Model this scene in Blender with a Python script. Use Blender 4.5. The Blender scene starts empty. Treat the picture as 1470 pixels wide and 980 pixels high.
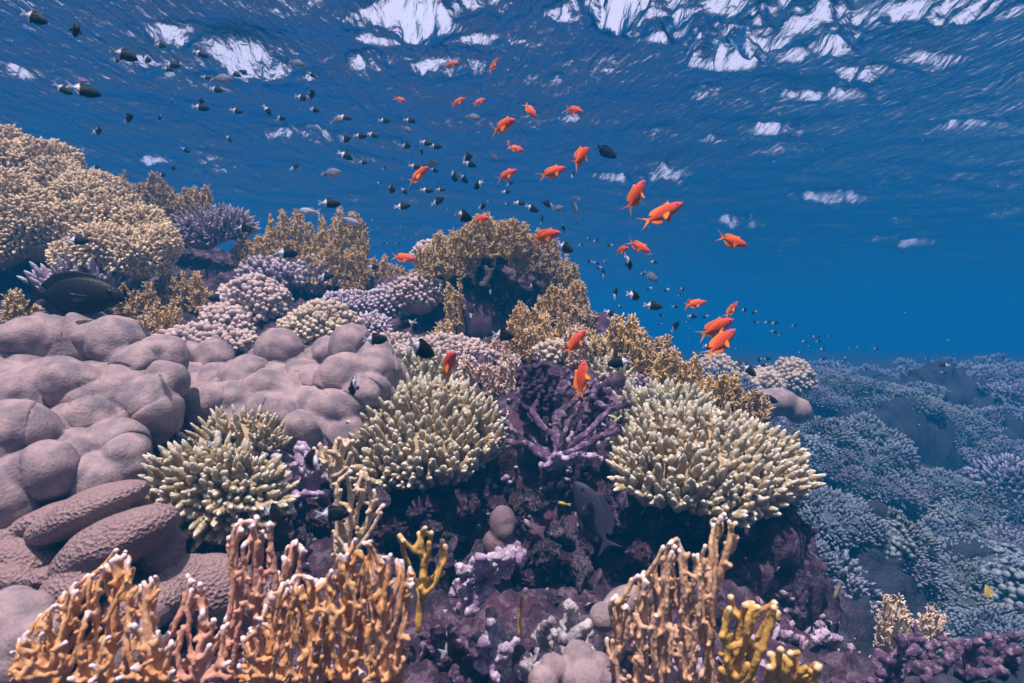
import bpy, math, random
import numpy as np
from mathutils import Vector, Matrix, kdtree

# ------------------------------------------------------------------ camera, light, exposure
SC = bpy.context.scene
COL = SC.collection
F = 876.0                       # focal length in pixels of a 1470 wide frame
cam_d = bpy.data.cameras.new('camera')
cam_d.sensor_width = 36; cam_d.lens = 36 * F / 1470
cam_d.clip_start = 0.02; cam_d.clip_end = 500
cam = bpy.data.objects.new('camera', cam_d); COL.objects.link(cam)
cam.location = (0, 0, 0); cam.rotation_euler = (math.radians(90), 0, 0)
SC.camera = cam
cam_d.dof.use_dof = True; cam_d.dof.focus_distance = 1.75; cam_d.dof.aperture_fstop = 5.0

SUN_EL, SUN_AZ = math.radians(73), math.radians(-165)   # azimuth from +Y, clockwise; behind the camera
world = bpy.data.worlds.new("World"); SC.world = world; world.use_nodes = True
wn = world.node_tree.nodes; wl = world.node_tree.links
sky = wn.new('ShaderNodeTexSky'); sky.sky_type = 'NISHITA'; sky.sun_disc = False
sky.sun_elevation = SUN_EL; sky.sun_rotation = SUN_AZ
sky.air_density = 1.0; sky.dust_density = 8.0; sky.ozone_density = 1.5
# bright white band added low all round the sky to whiten surface patches
wtc = wn.new('ShaderNodeTexCoord'); wsx = wn.new('ShaderNodeSeparateXYZ'); wl.new(wtc.outputs['Generated'], wsx.inputs[0])
wmr = wn.new('ShaderNodeMapRange'); wmr.inputs[1].default_value = 0.72; wmr.inputs[2].default_value = 0.5; wl.new(wsx.outputs['Z'], wmr.inputs[0])
wno = wn.new('ShaderNodeTexNoise'); wno.inputs['Scale'].default_value = 3.0; wno.inputs['Detail'].default_value = 5; wl.new(wtc.outputs['Generated'], wno.inputs['Vector'])
wm2 = wn.new('ShaderNodeMapRange'); wm2.inputs[1].default_value = 0.3; wm2.inputs[2].default_value = 0.6; wm2.inputs[3].default_value = 0.9; wl.new(wno.outputs['Fac'], wm2.inputs[0])
wmu = wn.new('ShaderNodeMath'); wmu.operation = 'MULTIPLY'; wl.new(wmr.outputs[0], wmu.inputs[0]); wl.new(wm2.outputs[0], wmu.inputs[1])
wmx = wn.new('ShaderNodeMixRGB'); wl.new(wmu.outputs[0], wmx.inputs[0]); wl.new(sky.outputs[0], wmx.inputs[1]); wmx.inputs[2].default_value = (10, 10, 13, 1)
wl.new(wmx.outputs[0], wn['Background'].inputs[0]); wn['Background'].inputs[1].default_value = 0.065
sun_d = bpy.data.lights.new('sun', 'SUN'); sun_d.energy = 5.0; sun_d.angle = math.radians(0.5)
sun_d.color = (1.0, 0.90, 0.87)
sun = bpy.data.objects.new('sun', sun_d); COL.objects.link(sun)
sd = Vector((math.sin(SUN_AZ) * math.cos(SUN_EL), math.cos(SUN_AZ) * math.cos(SUN_EL), math.sin(SUN_EL)))
sun.rotation_euler = sd.to_track_quat('Z', 'Y').to_euler()
SC.view_settings.view_transform = 'Standard'; SC.view_settings.look = 'None'
SC.view_settings.exposure = 0.62; SC.view_settings.gamma = 1.0
SC.cycles.use_denoising = True
SC.cycles.max_bounces = 5; SC.cycles.diffuse_bounces = 2; SC.cycles.glossy_bounces = 2
SC.cycles.transmission_bounces = 2; SC.cycles.volume_bounces = 1; SC.cycles.transparent_max_bounces = 6
SC.cycles.sample_clamp_indirect = 4

SURF = 1.75                     # height of the water surface above the camera
DENS = 0.128

def P(px, py, d):
    return np.array(((px - 735) / F * d, d, (490 - py) / F * d))

# ------------------------------------------------------------------ helpers
def rs(seed): return np.random.RandomState(seed)

def _hash(ix, iy, iz):
    h = (ix * 374761393 + iy * 668265263 + iz * 2147483647 + 974634777) & 0xffffffff
    h = ((h ^ (h >> 13)) * 1274126177) & 0xffffffff
    h = (h ^ (h >> 16)) & 0xffffffff
    return (h & 0xffff) / 65535.0

def vnoise(p):
    i = np.floor(p).astype(np.int64); f = p - i; f = f * f * (3 - 2 * f)
    r = 0
    for dx in (0, 1):
        wx = f[:, 0] if dx else 1 - f[:, 0]
        for dy in (0, 1):
            wy = f[:, 1] if dy else 1 - f[:, 1]
            for dz in (0, 1):
                wz = f[:, 2] if dz else 1 - f[:, 2]
                r = r + wx * wy * wz * _hash(i[:, 0] + dx, i[:, 1] + dy, i[:, 2] + dz)
    return r * 2 - 1

def fbm(p, o=4, g=0.5):
    r = 0; a = 1.0
    for k in range(o):
        r = r + a * vnoise(p * (2 ** k) + 17.3 * k); a *= g
    return r

def link(ob, parent=None):
    COL.objects.link(ob)
    if parent is not None: ob.parent = parent
    return ob

def tag(o, label=None, cat=None, group=None, kind=None):
    if label: o['label'] = label
    if cat: o['category'] = cat
    if group: o['group'] = group
    if kind: o['kind'] = kind
    return o

def mesh_np(name, V, Q, tip=None, T=None, smooth=True):
    """V verts, Q quads, T tris"""
    me = bpy.data.meshes.new(name)
    V = np.asarray(V, dtype=np.float32)
    loops = []; starts = []; n = 0
    if Q is not None and len(Q):
        Q = np.asarray(Q, dtype=np.int32); loops.append(Q.ravel()); starts.append(np.arange(len(Q)) * 4); n = len(Q) * 4
    if T is not None and len(T):
        T = np.asarray(T, dtype=np.int32); loops.append(T.ravel()); starts.append(n + np.arange(len(T)) * 3)
    loops = np.concatenate(loops); starts = np.concatenate(starts)
    me.vertices.add(len(V)); me.vertices.foreach_set('co', V.ravel())
    me.loops.add(len(loops)); me.loops.foreach_set('vertex_index', loops.astype(np.int32))
    me.polygons.add(len(starts)); me.polygons.foreach_set('loop_start', starts.astype(np.int32))
    me.update(calc_edges=True)
    if smooth: me.polygons.foreach_set('use_smooth', np.ones(len(starts), dtype=bool))
    if tip is not None:
        a = me.attributes.new('tip', 'FLOAT', 'POINT'); a.data.foreach_set('value', np.asarray(tip, dtype=np.float32))
    me.validate()
    return me

class Buf:
    def __init__(s): s.V = []; s.Q = []; s.T = []; s.tip = []; s.n = 0
    def add(s, V, Q=None, T=None, tip=None):
        V = np.asarray(V, dtype=float)
        if Q is not None and len(Q): s.Q.append(np.asarray(Q) + s.n)
        if T is not None and len(T): s.T.append(np.asarray(T) + s.n)
        s.V.append(V); s.tip.append(np.zeros(len(V)) if tip is None else np.broadcast_to(tip, (len(V),)))
        s.n += len(V)
    def mesh(s, name):
        return mesh_np(name, np.concatenate(s.V), np.concatenate(s.Q) if s.Q else None,
                       np.concatenate(s.tip), np.concatenate(s.T) if s.T else None)

def frames(A):
    ref = np.where(np.abs(A[:, 2:3]) < 0.9, np.array([[0, 0, 1.0]]), np.array([[1.0, 0, 0]]))
    U = np.cross(ref, A); U /= np.linalg.norm(U, axis=1, keepdims=True) + 1e-9
    return U, np.cross(A, U)

def fingers(buf, B, T, R, rings=8, sides=7, prof=None, bump=0.0, seed=0, tpow=1.0, tipamt=1.0, bend=0.0):
    """tapered fingers from points B to points T"""
    r = rs(seed); B = np.asarray(B); T = np.asarray(T); n = len(B)
    A = T - B; L = np.linalg.norm(A, axis=1, keepdims=True) + 1e-9; A = A / L
    U, W = frames(A)
    t = np.linspace(0, 1, rings)
    if prof is None: prof = lambda t: (1 - 0.35 * t) * np.sqrt(np.clip(1 - t ** 6, 0, 1))
    pr = prof(t); pr[-1] = max(pr[-1], 0.02)
    th = np.linspace(0, 2 * math.pi, sides, endpoint=False)
    ph = r.uniform(0, 6.28, n)
    ang = ph[:, None, None] + th[None, None, :] + (np.arange(rings) % 2)[None, :, None] * math.pi / sides * (1 if bump else 0)
    rad = np.asarray(R).reshape(-1, 1, 1) * pr[None, :, None] * (1 + bump * r.uniform(-1, 1, (n, rings, sides)))
    bd = (U[:, None] * r.uniform(-1, 1, (n, 1, 1)) + W[:, None] * r.uniform(-1, 1, (n, 1, 1))) * bend * L[:, None] * (t ** 2)[None, :, None]
    C = B[:, None] + A[:, None] * (L[:, None] * t[None, :, None]) + bd
    V = C[:, :, None] + U[:, None, None] * (np.cos(ang) * rad)[..., None] + W[:, None, None] * (np.sin(ang) * rad)[..., None]
    tip = np.broadcast_to((t ** tpow)[None, :, None] * tipamt, V.shape[:3])
    base = (np.arange(n) * rings * sides)[:, None, None]
    i = np.arange(rings - 1)[None, :, None] * sides; j = np.arange(sides)[None, None, :]; j2 = (j + 1) % sides
    Q = np.stack([base + i + j, base + i + j2, base + i + sides + j2, base + i + sides + j], -1).reshape(-1, 4)
    buf.add(V.reshape(-1, 3), Q, tip=tip.ravel())

def sphere(buf, c, r, nu=20, nv=12, noise=0.0, ns=1.0, tip=0.0, M=None):
    u = np.linspace(0, 2 * math.pi, nu, endpoint=False); v = np.linspace(0.02, math.pi - 0.02, nv)
    D = np.stack([np.outer(np.sin(v), np.cos(u)), np.outer(np.sin(v), np.sin(u)), np.outer(np.cos(v), np.ones(nu))], -1).reshape(-1, 3)
    V = D * np.asarray(r)
    if M is not None: V = V @ np.asarray(M).T
    V = V + np.asarray(c)
    if noise: V = V + D * (fbm(V * ns, 3) * noise)[:, None]
    i = np.arange(nv - 1)[:, None] * nu; j = np.arange(nu)[None]; j2 = (j + 1) % nu
    Q = np.stack([i + nu + j, i + nu + j2, i + j2, i + j], -1).reshape(-1, 4)
    a = len(V); V = np.vstack([V, V[:nu].mean(0), V[-nu:].mean(0)])
    jj = np.arange(nu)
    T = np.vstack([np.stack([np.full(nu, a), jj, (jj + 1) % nu], -1), np.stack([np.full(nu, a + 1), (nv - 1) * nu + (jj + 1) % nu, (nv - 1) * nu + jj], -1)])
    buf.add(V, Q, T, tip)

def remesh(me, voxel, smooth_it=0, fac=0.5):
    ob = bpy.data.objects.new('tmp', me); COL.objects.link(ob)
    m = ob.modifiers.new('r', 'REMESH'); m.mode = 'VOXEL'; m.voxel_size = voxel; m.use_smooth_shade = True
    if smooth_it:
        s = ob.modifiers.new('s', 'SMOOTH'); s.iterations = smooth_it; s.factor = fac
    dg = bpy.context.evaluated_depsgraph_get(); dg.update()
    out = bpy.data.meshes.new_from_object(ob.evaluated_get(dg))
    bpy.data.objects.remove(ob); bpy.data.meshes.remove(me)
    return out

def coords(me):
    V = np.empty(len(me.vertices) * 3, dtype=np.float32); me.vertices.foreach_get('co', V); return V.reshape(-1, 3).astype(float)
def normals(me):
    V = np.empty(len(me.vertices) * 3, dtype=np.float32); me.vertices.foreach_get('normal', V); return V.reshape(-1, 3).astype(float)
def set_co(me, V): me.vertices.foreach_set('co', V.astype(np.float32).ravel()); me.update()
def set_tip(me, t):
    a = me.attributes.get('tip') or me.attributes.new('tip', 'FLOAT', 'POINT')
    a.data.foreach_set('value', t.astype(np.float32))
def tip_near(me, tips, reach):
    kd = kdtree.KDTree(len(tips))
    for i, p in enumerate(tips): kd.insert(p, i)
    kd.balance()
    V = coords(me); d = np.array([kd.find(v)[2] for v in V])
    set_tip(me, np.clip(1 - d / reach, 0, 1))

# ------------------------------------------------------------------ materials
def newmat(name):
    m = bpy.data.materials.new(name); m.use_nodes = True
    return m, m.node_tree.nodes, m.node_tree.links, m.node_tree.nodes['Principled BSDF']

def ramp(n, stops):
    r = n.new('ShaderNodeValToRGB'); e = r.color_ramp.elements
    while len(e) < len(stops): e.new(0.5)
    for k, (p, c) in enumerate(stops):
        e[k].position = p; e[k].color = (*c, 1)
    return r

def coral_mat(name, body, tip, vary=None, patch=None, pamt=0.5, nscale=25, bump=0.004, bscale=180, voro=False, vscale=300, t0=0.55, t1=0.95, rough=0.75, crust=None, cscale=9):
    m, n, l, b = newmat(name)
    b.inputs['Roughness'].default_value = rough
    b.inputs['Specular IOR Level'].default_value = 0.2
    tc = n.new('ShaderNodeTexCoord')
    at = n.new('ShaderNodeAttribute'); at.attribute_name = 'tip'
    mr = n.new('ShaderNodeMapRange'); mr.inputs[1].default_value = t0; mr.inputs[2].default_value = t1
    l.new(at.outputs['Fac'], mr.inputs[0])
    no = n.new('ShaderNodeTexNoise'); no.inputs['Scale'].default_value = nscale; no.inputs['Detail'].default_value = 4
    l.new(tc.outputs['Object'], no.inputs['Vector'])
    v = vary or tuple(c * 0.6 for c in body)
    rp = ramp(n, [(0.35, v), (0.62, body)]); l.new(no.outputs['Fac'], rp.inputs[0])
    cur = rp.outputs[0]
    if patch:
        no2 = n.new('ShaderNodeTexNoise'); no2.inputs['Scale'].default_value = nscale * 0.3; no2.inputs['Detail'].default_value = 5
        l.new(tc.outputs['Object'], no2.inputs['Vector'])
        r2 = ramp(n, [(0.5, (0, 0, 0)), (0.62, (pamt,) * 3)]); l.new(no2.outputs['Fac'], r2.inputs[0])
        mx = n.new('ShaderNodeMixRGB'); l.new(r2.outputs[0], mx.inputs[0]); l.new(cur, mx.inputs[1]); mx.inputs[2].default_value = (*patch, 1)
        cur = mx.outputs[0]
    if crust:
        no3 = n.new('ShaderNodeTexNoise'); no3.inputs['Scale'].default_value = cscale; no3.inputs['Detail'].default_value = 8; no3.inputs['Roughness'].default_value = 0.75
        l.new(tc.outputs['Object'], no3.inputs['Vector'])
        r3 = ramp(n, [(0.52, (0, 0, 0)), (0.58, (1, 1, 1))]); l.new(no3.outputs['Fac'], r3.inputs[0])
        mx = n.new('ShaderNodeMixRGB'); l.new(r3.outputs[0], mx.inputs[0]); l.new(cur, mx.inputs[1]); mx.inputs[2].default_value = (*crust, 1)
        cur = mx.outputs[0]
    mx = n.new('ShaderNodeMixRGB'); l.new(mr.outputs[0], mx.inputs[0]); l.new(cur, mx.inputs[1]); mx.inputs[2].default_value = (*tip, 1)
    l.new(mx.outputs[0], b.inputs['Base Color'])
    bp = n.new('ShaderNodeBump'); bp.inputs['Distance'].default_value = bump; bp.inputs['Strength'].default_value = 1
    if voro:
        vo = n.new('ShaderNodeTexVoronoi'); vo.inputs['Scale'].default_value = vscale; vo.feature = 'F1'
        l.new(tc.outputs['Object'], vo.inputs['Vector']); l.new(vo.outputs['Distance'], bp.inputs['Height'])
    else:
        bn = n.new('ShaderNodeTexNoise'); bn.inputs['Scale'].default_value = bscale; bn.inputs['Detail'].default_value = 4; bn.inputs['Roughness'].default_value = 0.65
        l.new(tc.outputs['Object'], bn.inputs['Vector']); l.new(bn.outputs['Fac'], bp.inputs['Height'])
    l.new(bp.outputs[0], b.inputs['Normal'])
    return m

M = {}
M['acro'] = coral_mat('acropora_cream', (.58, .46, .26), (.92, .88, .74), vary=(.40, .30, .16), t0=.6, t1=1, bump=.006, bscale=240)
M['acro_green'] = coral_mat('acropora_green', (.50, .44, .26), (.88, .86, .74), vary=(.36, .31, .18), t0=.6, t1=1, bump=.006, bscale=240)
M['fire_orange'] = coral_mat('fire_coral_orange', (.70, .38, .17), (.78, .70, .72), vary=(.52, .23, .08), patch=(.68, .42, .30), t0=.35, t1=.95, bump=.002, bscale=120)
M['fire_pink'] = coral_mat('fire_coral_pink', (.62, .32, .22), (.86, .76, .76), vary=(.48, .24, .17), patch=(.62, .33, .15), t0=.35, t1=.95, bump=.002, bscale=120)
M['fire_tan'] = coral_mat('fire_coral_tan', (.66, .40, .25), (.86, .78, .76), vary=(.5, .30, .17), patch=(.62, .38, .15), t0=.35, t1=.95, bump=.002, bscale=120)
M['fire_yellow'] = coral_mat('fire_coral_yellow', (.60, .36, .09), (.85, .72, .55), vary=(.42, .24, .05), t0=.4, t1=1, bump=.002, bscale=120)
M['fire_beige'] = coral_mat('fire_coral_beige', (.66, .50, .33), (.84, .76, .68), vary=(.5, .36, .23), patch=(.6, .42, .3), t0=.35, t1=.95, bump=.003, bscale=120)
M['thumb'] = coral_mat('thumb_coral_mauve', (.22, .15, .16), (.3, .2, .2), vary=(.15, .1, .11), nscale=30, bump=.003, bscale=200)
M['fire_mid'] = coral_mat('fire_coral_ochre', (.58, .37, .09), (.88, .76, .62), vary=(.40, .24, .05), t0=.5, t1=1, bump=.003, bscale=120)
M['fire_brown'] = coral_mat('fire_coral_brown', (.47, .30, .10), (.82, .70, .58), vary=(.30, .18, .06), t0=.5, t1=1, bump=.003, bscale=120)
M['dead_purple'] = coral_mat('dead_branch_purple', (.13, .070, .13), (.42, .34, .42), vary=(.06, .03, .06), crust=(.30, .22, .29), cscale=60, t0=.7, t1=1, bump=.006, bscale=150)
M['dead_dark'] = coral_mat('dark_purple_algae', (.09, .045, .09), (.2, .12, .2), vary=(.05, .025, .05), t0=.7, t1=1.2, bump=.006, bscale=200)
M['dead_lilac'] = coral_mat('dead_coral_lilac', (.44, .33, .46), (.66, .6, .66), vary=(.26, .16, .28), crust=(.62, .56, .60), cscale=40, t0=.5, t1=1, bump=.006, bscale=150)
M['dead_grey'] = coral_mat('dead_coral_grey', (.42, .38, .40), (.66, .62, .62), vary=(.16, .12, .15), crust=(.60, .54, .58), cscale=35, t0=.5, t1=1, bump=.008, bscale=130)
M['porites'] = coral_mat('porites_lilac', (.36, .265, .262), (.5, .4, .42), vary=(.19, .15, .17), nscale=26, bump=.003, bscale=160, rough=.65)
M['brain'] = coral_mat('brain_coral_mauve', (.28, .19, .185), (.3, .2, .2), vary=(.25, .165, .165), nscale=12, voro=True, vscale=150, bump=.005, rough=.6)
M['poci'] = coral_mat('knobby_coral_pinkish', (.40, .29, .27), (.62, .50, .46), vary=(.28, .18, .18), t0=.5, t1=1, bump=.003)
M['poci_tan'] = coral_mat('knobby_coral_tan', (.44, .34, .24), (.64, .54, .42), vary=(.3, .22, .16), t0=.5, t1=1, bump=.003)
M['leather'] = coral_mat('feathery_coral_tan', (.54, .39, .23), (.82, .66, .44), vary=(.40, .27, .16), t0=.4, t1=1, nscale=8, bump=.003)
M['lilac_finger'] = coral_mat('finger_coral_lilac', (.36, .27, .32), (.66, .58, .64), vary=(.2, .14, .2), t0=.5, t1=1, bump=.003)
M['plate'] = coral_mat('plate_coral_grey', (.075, .105, .145), (.34, .41, .50), vary=(.045, .065, .09), t0=.3, t1=1, nscale=6, bump=.003)
M['crust_rock'] = M['reef_rock'] = coral_mat('encrusted_rock', (.085, .05, .07), (.5, .4, .5), vary=(.03, .018, .03), patch=(.10, .042, .08), pamt=.8, nscale=24, crust=(.15, .11, .14), cscale=24, t0=.5, t1=1, bump=.012, bscale=60)
M['whip'] = coral_mat('whip_coral', (.4, .38, .25), (.5, .5, .4), bump=.002)

# ------------------------------------------------------------------ water volume, water surface, seabed
def box(name, lo, hi, mat):
    x0, y0, z0 = lo; x1, y1, z1 = hi
    V = [(x, y, z) for z in (z0, z1) for y in (y0, y1) for x in (x0, x1)]
    Q = [(0, 2, 3, 1), (4, 5, 7, 6), (0, 1, 5, 4), (2, 6, 7, 3), (0, 4, 6, 2), (1, 3, 7, 5)]
    me = mesh_np(name, V, Q, smooth=False); me.materials.append(mat)
    return link(bpy.data.objects.new(name, me))

hm = bpy.data.materials.new('sea_water'); hm.use_nodes = True
hn = hm.node_tree.nodes; hn.remove(hn['Principled BSDF'])
pv = hn.new('ShaderNodeVolumePrincipled')
pv.inputs['Color'].default_value = (0.003, 0.138, 0.300, 1)
pv.inputs['Absorption Color'].default_value = (0.12, 0.11, 0.323, 1)
pv.inputs['Density'].default_value = DENS
pv.inputs['Anisotropy'].default_value = 0.0
hm.node_tree.links.new(pv.outputs[0], hn['Material Output'].inputs['Volume'])
haze = box('haze', (-70, -30, -6), (70, 90, SURF + 0.35), hm); tag(haze, kind='stuff')

# surface
def axis(fine0, fine1, step, lo, hi, g=1.06):
    a = list(np.arange(fine0, fine1 + step / 2, step)); s = step
    b = a[-1]
    while b < hi: s *= g; b += s; a.append(b)
    s = step; b = a[0]; pre = []
    while b > lo: s *= g; b -= s; pre.append(b)
    return np.array(pre[::-1] + a)
def grid(name, xs, ys, zf, tip=None):
    X, Y = np.meshgrid(xs, ys); V = zf(X.ravel(), Y.ravel())
    ny, nx = X.shape
    i = np.arange(ny - 1)[:, None] * nx; j = np.arange(nx - 1)[None]
    Q = np.stack([i + j, i + j + 1, i + nx + j + 1, i + nx + j], -1).reshape(-1, 4)
    return mesh_np(name, V, Q, tip)

def rot(X, Y, a): c, s = math.cos(a), math.sin(a); return X * c + Y * s, -X * s + Y * c
def wn_(X, Y, lx, ly, a, k):
    u, v = rot(X, Y, a); return vnoise(np.stack([u / lx, v / ly, np.full_like(u, k * 3.7)], -1))
def onsurf(px, py): d = SURF * F / (490 - py); return ((px - 735) / F * d, d)
SWELL = [(*onsurf(350, 74), .28, .22, .62), (*onsurf(400, 92), .22, .16, .60), (*onsurf(1240, 108), .12, .10, .4), (*onsurf(1075, 318), .10, .25, .6)]
GUST = [(860,12,120,30,1.3),(960,45,110,28,1.3),(1070,78,100,34,1.4),(1130,22,120,26,1.3),(1210,62,60,24,1.1),(1370,12,110,18,1),(1240,108,45,10,.7),(1010,140,50,16,.7),(1110,190,50,10,.7),(920,248,75,16,.8),(1075,318,35,12,.8),(1140,400,60,10,.8),
 (560,35,90,28,.7),(620,10,90,16,.7),(520,85,50,20,.6),(640,95,60,12,.5),(780,115,45,12,.9),(810,168,22,8,.9),(1020,205,40,8,.7),(900,105,30,8,.7),(240,40,70,18,.7),(220,85,80,18,.6),(25,92,60,12,.7),(370,80,70,16,.4),(450,100,40,10,.5),
 (230,230,35,8,.6),(300,240,60,12,.6),(430,200,80,14,.5),(1330,90,60,12,.6),(1430,170,40,10,.6),(1290,345,50,8,.7),(1440,300,40,14,.8),(1400,180,60,8,.6),(580,330,60,8,.7),(1180,280,60,10,.6),(700,60,60,10,.5),(1160,145,60,8,.7),(1230,140,60,10,.7)]
def gust(X, Y):
    Yp = np.maximum(Y, .8); px = 735 + F * X / Yp; py = 490 - F * SURF / Yp; front = (Y > .8)
    g = .13 + .35 * np.clip(wn_(X, Y, .8, .5, .3, 5) * .5 + wn_(X, Y, .3, .25, 1, 6) * .5, 0, 1)
    wob = wn_(X, Y, .5, .35, .5, 7) + .6 * wn_(X, Y, .2, .16, 1.2, 8)
    for (bx, by, rx, ry, a) in GUST:
        q = ((px - bx) / rx) ** 2 + ((py - by) / ry) ** 2
        g = g + front * a * np.clip(1.0 - q + wob * .7, 0, 1)
    return np.clip(g, 0, 1.35)
def height(X, Y):
    g = gust(X, Y); near = np.clip(9 / np.maximum(Y, 1), 0, 1)
    far = np.clip((Y - 3) / 6, 0, 1.6)
    z = .060 * wn_(X, Y, 1.6, 1.2, .35, 1) + .020 * wn_(X, Y, .62, .48, -.4, 2)
    z = z + g * (2.8 + 3.4 * far) * (.034 * wn_(X, Y, .34, .26, .25, 3) + .015 * wn_(X, Y, .085, .26, -.12, 4) + .008 * wn_(X, Y, .045, .12, -.05, 9) + .0035 * wn_(X, Y, .03, .05, .2, 10)) * near
    for (bx, by, rx, ry, sl) in SWELL:
        z = z - sl * (Y - by) * np.exp(-((X - bx) / rx) ** 2 - ((Y - by) / ry) ** 2)
    return z
av = axis(-1.5, 1.5, .0035, -26, 26, 1.12); bv = [2.6]
while bv[-1] < 85: bv.append(bv[-1] * 1.0055)
bv = np.array(list(np.arange(-25, 2.55, .25)) + bv)
A_, B_ = np.meshgrid(av, bv); XX = (A_ * np.maximum(B_, 2.6)).ravel(); YY = B_.ravel()
me = grid('water_surface', av, bv, lambda X, Y: np.stack([XX, YY, SURF + height(XX, YY)], -1))
wm = bpy.data.materials.new('water_surface'); wm.use_nodes = True
n = wm.node_tree.nodes; l = wm.node_tree.links; n.remove(n['Principled BSDF'])
tc = n.new('ShaderNodeTexCoord')
n1 = n.new('ShaderNodeTexNoise'); n1.inputs['Scale'].default_value = 14; n1.inputs['Detail'].default_value = 4; n1.inputs['Distortion'].default_value = .5
mp = n.new('ShaderNodeMapping'); mp.vector_type = 'TEXTURE'; mp.inputs['Rotation'].default_value = (0, 0, math.radians(8)); mp.inputs['Scale'].default_value = (.55, 1.5, 1)
l.new(tc.outputs['Object'], mp.inputs[0]); l.new(mp.outputs[0], n1.inputs['Vector'])
bp = n.new('ShaderNodeBump'); bp.inputs['Distance'].default_value = 0.024; l.new(n1.outputs['Fac'], bp.inputs['Height'])
fr = n.new('ShaderNodeFresnel'); fr.inputs['IOR'].default_value = 1.33; l.new(bp.outputs[0], fr.inputs['Normal'])
gl = n.new('ShaderNodeBsdfGlossy'); gl.inputs['Roughness'].default_value = 0.12; gl.inputs['Color'].default_value = (.42, .78, 1, 1); l.new(bp.outputs[0], gl.inputs['Normal'])
tr = n.new('ShaderNodeBsdfTransparent')
mx = n.new('ShaderNodeMixShader'); l.new(fr.outputs[0], mx.inputs[0]); l.new(tr.outputs[0], mx.inputs[1]); l.new(gl.outputs[0], mx.inputs[2])
l.new(mx.outputs[0], n['Material Output'].inputs['Surface'])
me.materials.append(wm)
ws = link(bpy.data.objects.new('water_surface', me)); tag(ws, kind='structure')

# seabed: control points of the reef's surface (px, py, distance)
CP = [(-300,960,1.0),(0,1010,1.0),(250,1010,1.05),(500,1040,1.05),(700,1000,1.2),(900,1015,1.2),(1050,1030,1.2),(1200,1010,1.3),(1330,975,1.35),(1450,970,1.35),(1700,960,1.3),
 (0,840,1.22),(150,870,1.22),(300,840,1.32),(420,835,1.36),(550,880,1.42),(700,890,1.45),(850,890,1.45),(1000,890,1.45),(1100,900,1.42),
 (420,715,1.52),(550,700,1.78),(640,685,1.84),(750,680,1.84),(850,685,1.84),(1000,690,1.86),(1080,700,1.82),
 (560,780,1.70),(640,790,1.74),(750,790,1.74),(900,790,1.74),(1040,790,1.72),(1000,850,1.62),(850,850,1.58),(700,850,1.58),
 (0,670,1.4),(150,670,1.45),(250,660,1.5),(330,640,1.65),(450,620,1.8),(600,600,1.9),(800,590,1.9),(950,600,1.9),(1050,620,1.85),
 (1120,800,1.62),(1140,900,1.55),(1180,960,1.6),
 (-300,540,1.7),(0,530,1.9),(200,525,2.0),(400,525,2.2),(550,510,2.4),(700,520,2.3),(850,550,2.3),(950,570,2.35),(1060,600,2.2),
 (-300,440,2.3),(0,440,2.4),(150,440,2.5),(300,450,2.6),(450,445,2.9),(600,435,3.0),(650,400,3.15),(710,375,3.15),(770,410,3.1),(660,470,2.95),(720,490,2.75),(810,465,2.95),(880,510,2.9),(980,560,2.8),
 (-300,300,3.0),(0,300,3.0),(100,320,3.1),(200,335,3.2),(320,380,3.3),(430,375,3.5),(550,415,3.6),(650,385,3.5),(720,365,3.5),
 (-300,340,4),(0,345,4),(200,370,4.2),(400,430,4.5),(600,490,4.5),(800,530,4.5),(950,540,4.2),
 # slope beyond the outcrop
 (1130,702,2.95),(1180,725,3.0),(1260,745,2.94),(1370,800,3.0),(1470,850,3.0),(1600,880,2.94),
 (1150,850,2.9),(1200,870,3.02),(1270,880,3.02),(1340,900,2.95),(1440,930,2.8),(1550,960,2.7),
 (1200,960,2.1),(1300,960,2.1),(1400,960,2.1),
 (1150,800,3.5),(1280,830,3.6),(1400,880,3.5),(1500,920,3.5),
 (1000,555,4.2),(1080,580,4.25),(1150,615,4.2),(1300,675,4.2),(1450,735,4.1),(1600,780,3.9),
 (1150,730,4.1),(1300,790,4.05),(1450,850,4.0),
 (1150,720,5.0),(1300,760,5.0),(1450,800,4.8),
 (1210,606,5.6),(1300,612,5.6),(1350,600,5.65),(1450,605,5.6),(1600,640,5.4),
 (1200,668,5.7),(1300,690,5.7),(1400,705,5.65),(1500,730,5.5),
 (1080,550,6.2),(1150,555,6.2),(1250,560,6.3),(1350,560,6.6),(1450,555,6.8),(1600,555,6.6),
 (1130,610,6.2),(1200,625,6.3),(1350,620,6.7),
 (1100,545,8.4),(1250,548,8.4),(1400,538,9),(1550,535,9)]
for a in (-2.5, -1.2, -.4, .1, .5, .9, 1.6, 2.5):
    for Y in (10, 20, 60): CP.append((735 + F * a, 490 + F * (0.62 + 0.05 * math.sin(a * 7 + Y)) / Y, Y))
for a in (-2.2, -1.1, 0, 1.1, 2.2): CP.append((735 + F * a, 490 + F * 0.85 / 0.6, 0.6))
CPa = np.array(CP, dtype=float)
def warp(X, Y):
    Yc = np.maximum(Y, 0.55); return np.stack([np.clip(X / Yc, -3, 3) * 1.6, np.log(Yc) * 1.8], -1)
cX = (CPa[:, 0] - 735) / F * CPa[:, 2]; cY = CPa[:, 2]; cZ = (490 - CPa[:, 1]) / F * CPa[:, 2]
wC = warp(cX, cY)
def kern(d): return np.sqrt(d * d + 0.0015)
Am = kern(np.linalg.norm(wC[:, None] - wC[None], axis=2))
RW = np.linalg.solve(np.block([[Am, np.ones((len(cX), 1))], [np.ones((1, len(cX))), np.zeros((1, 1))]]), np.append(cZ, 0))
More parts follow.
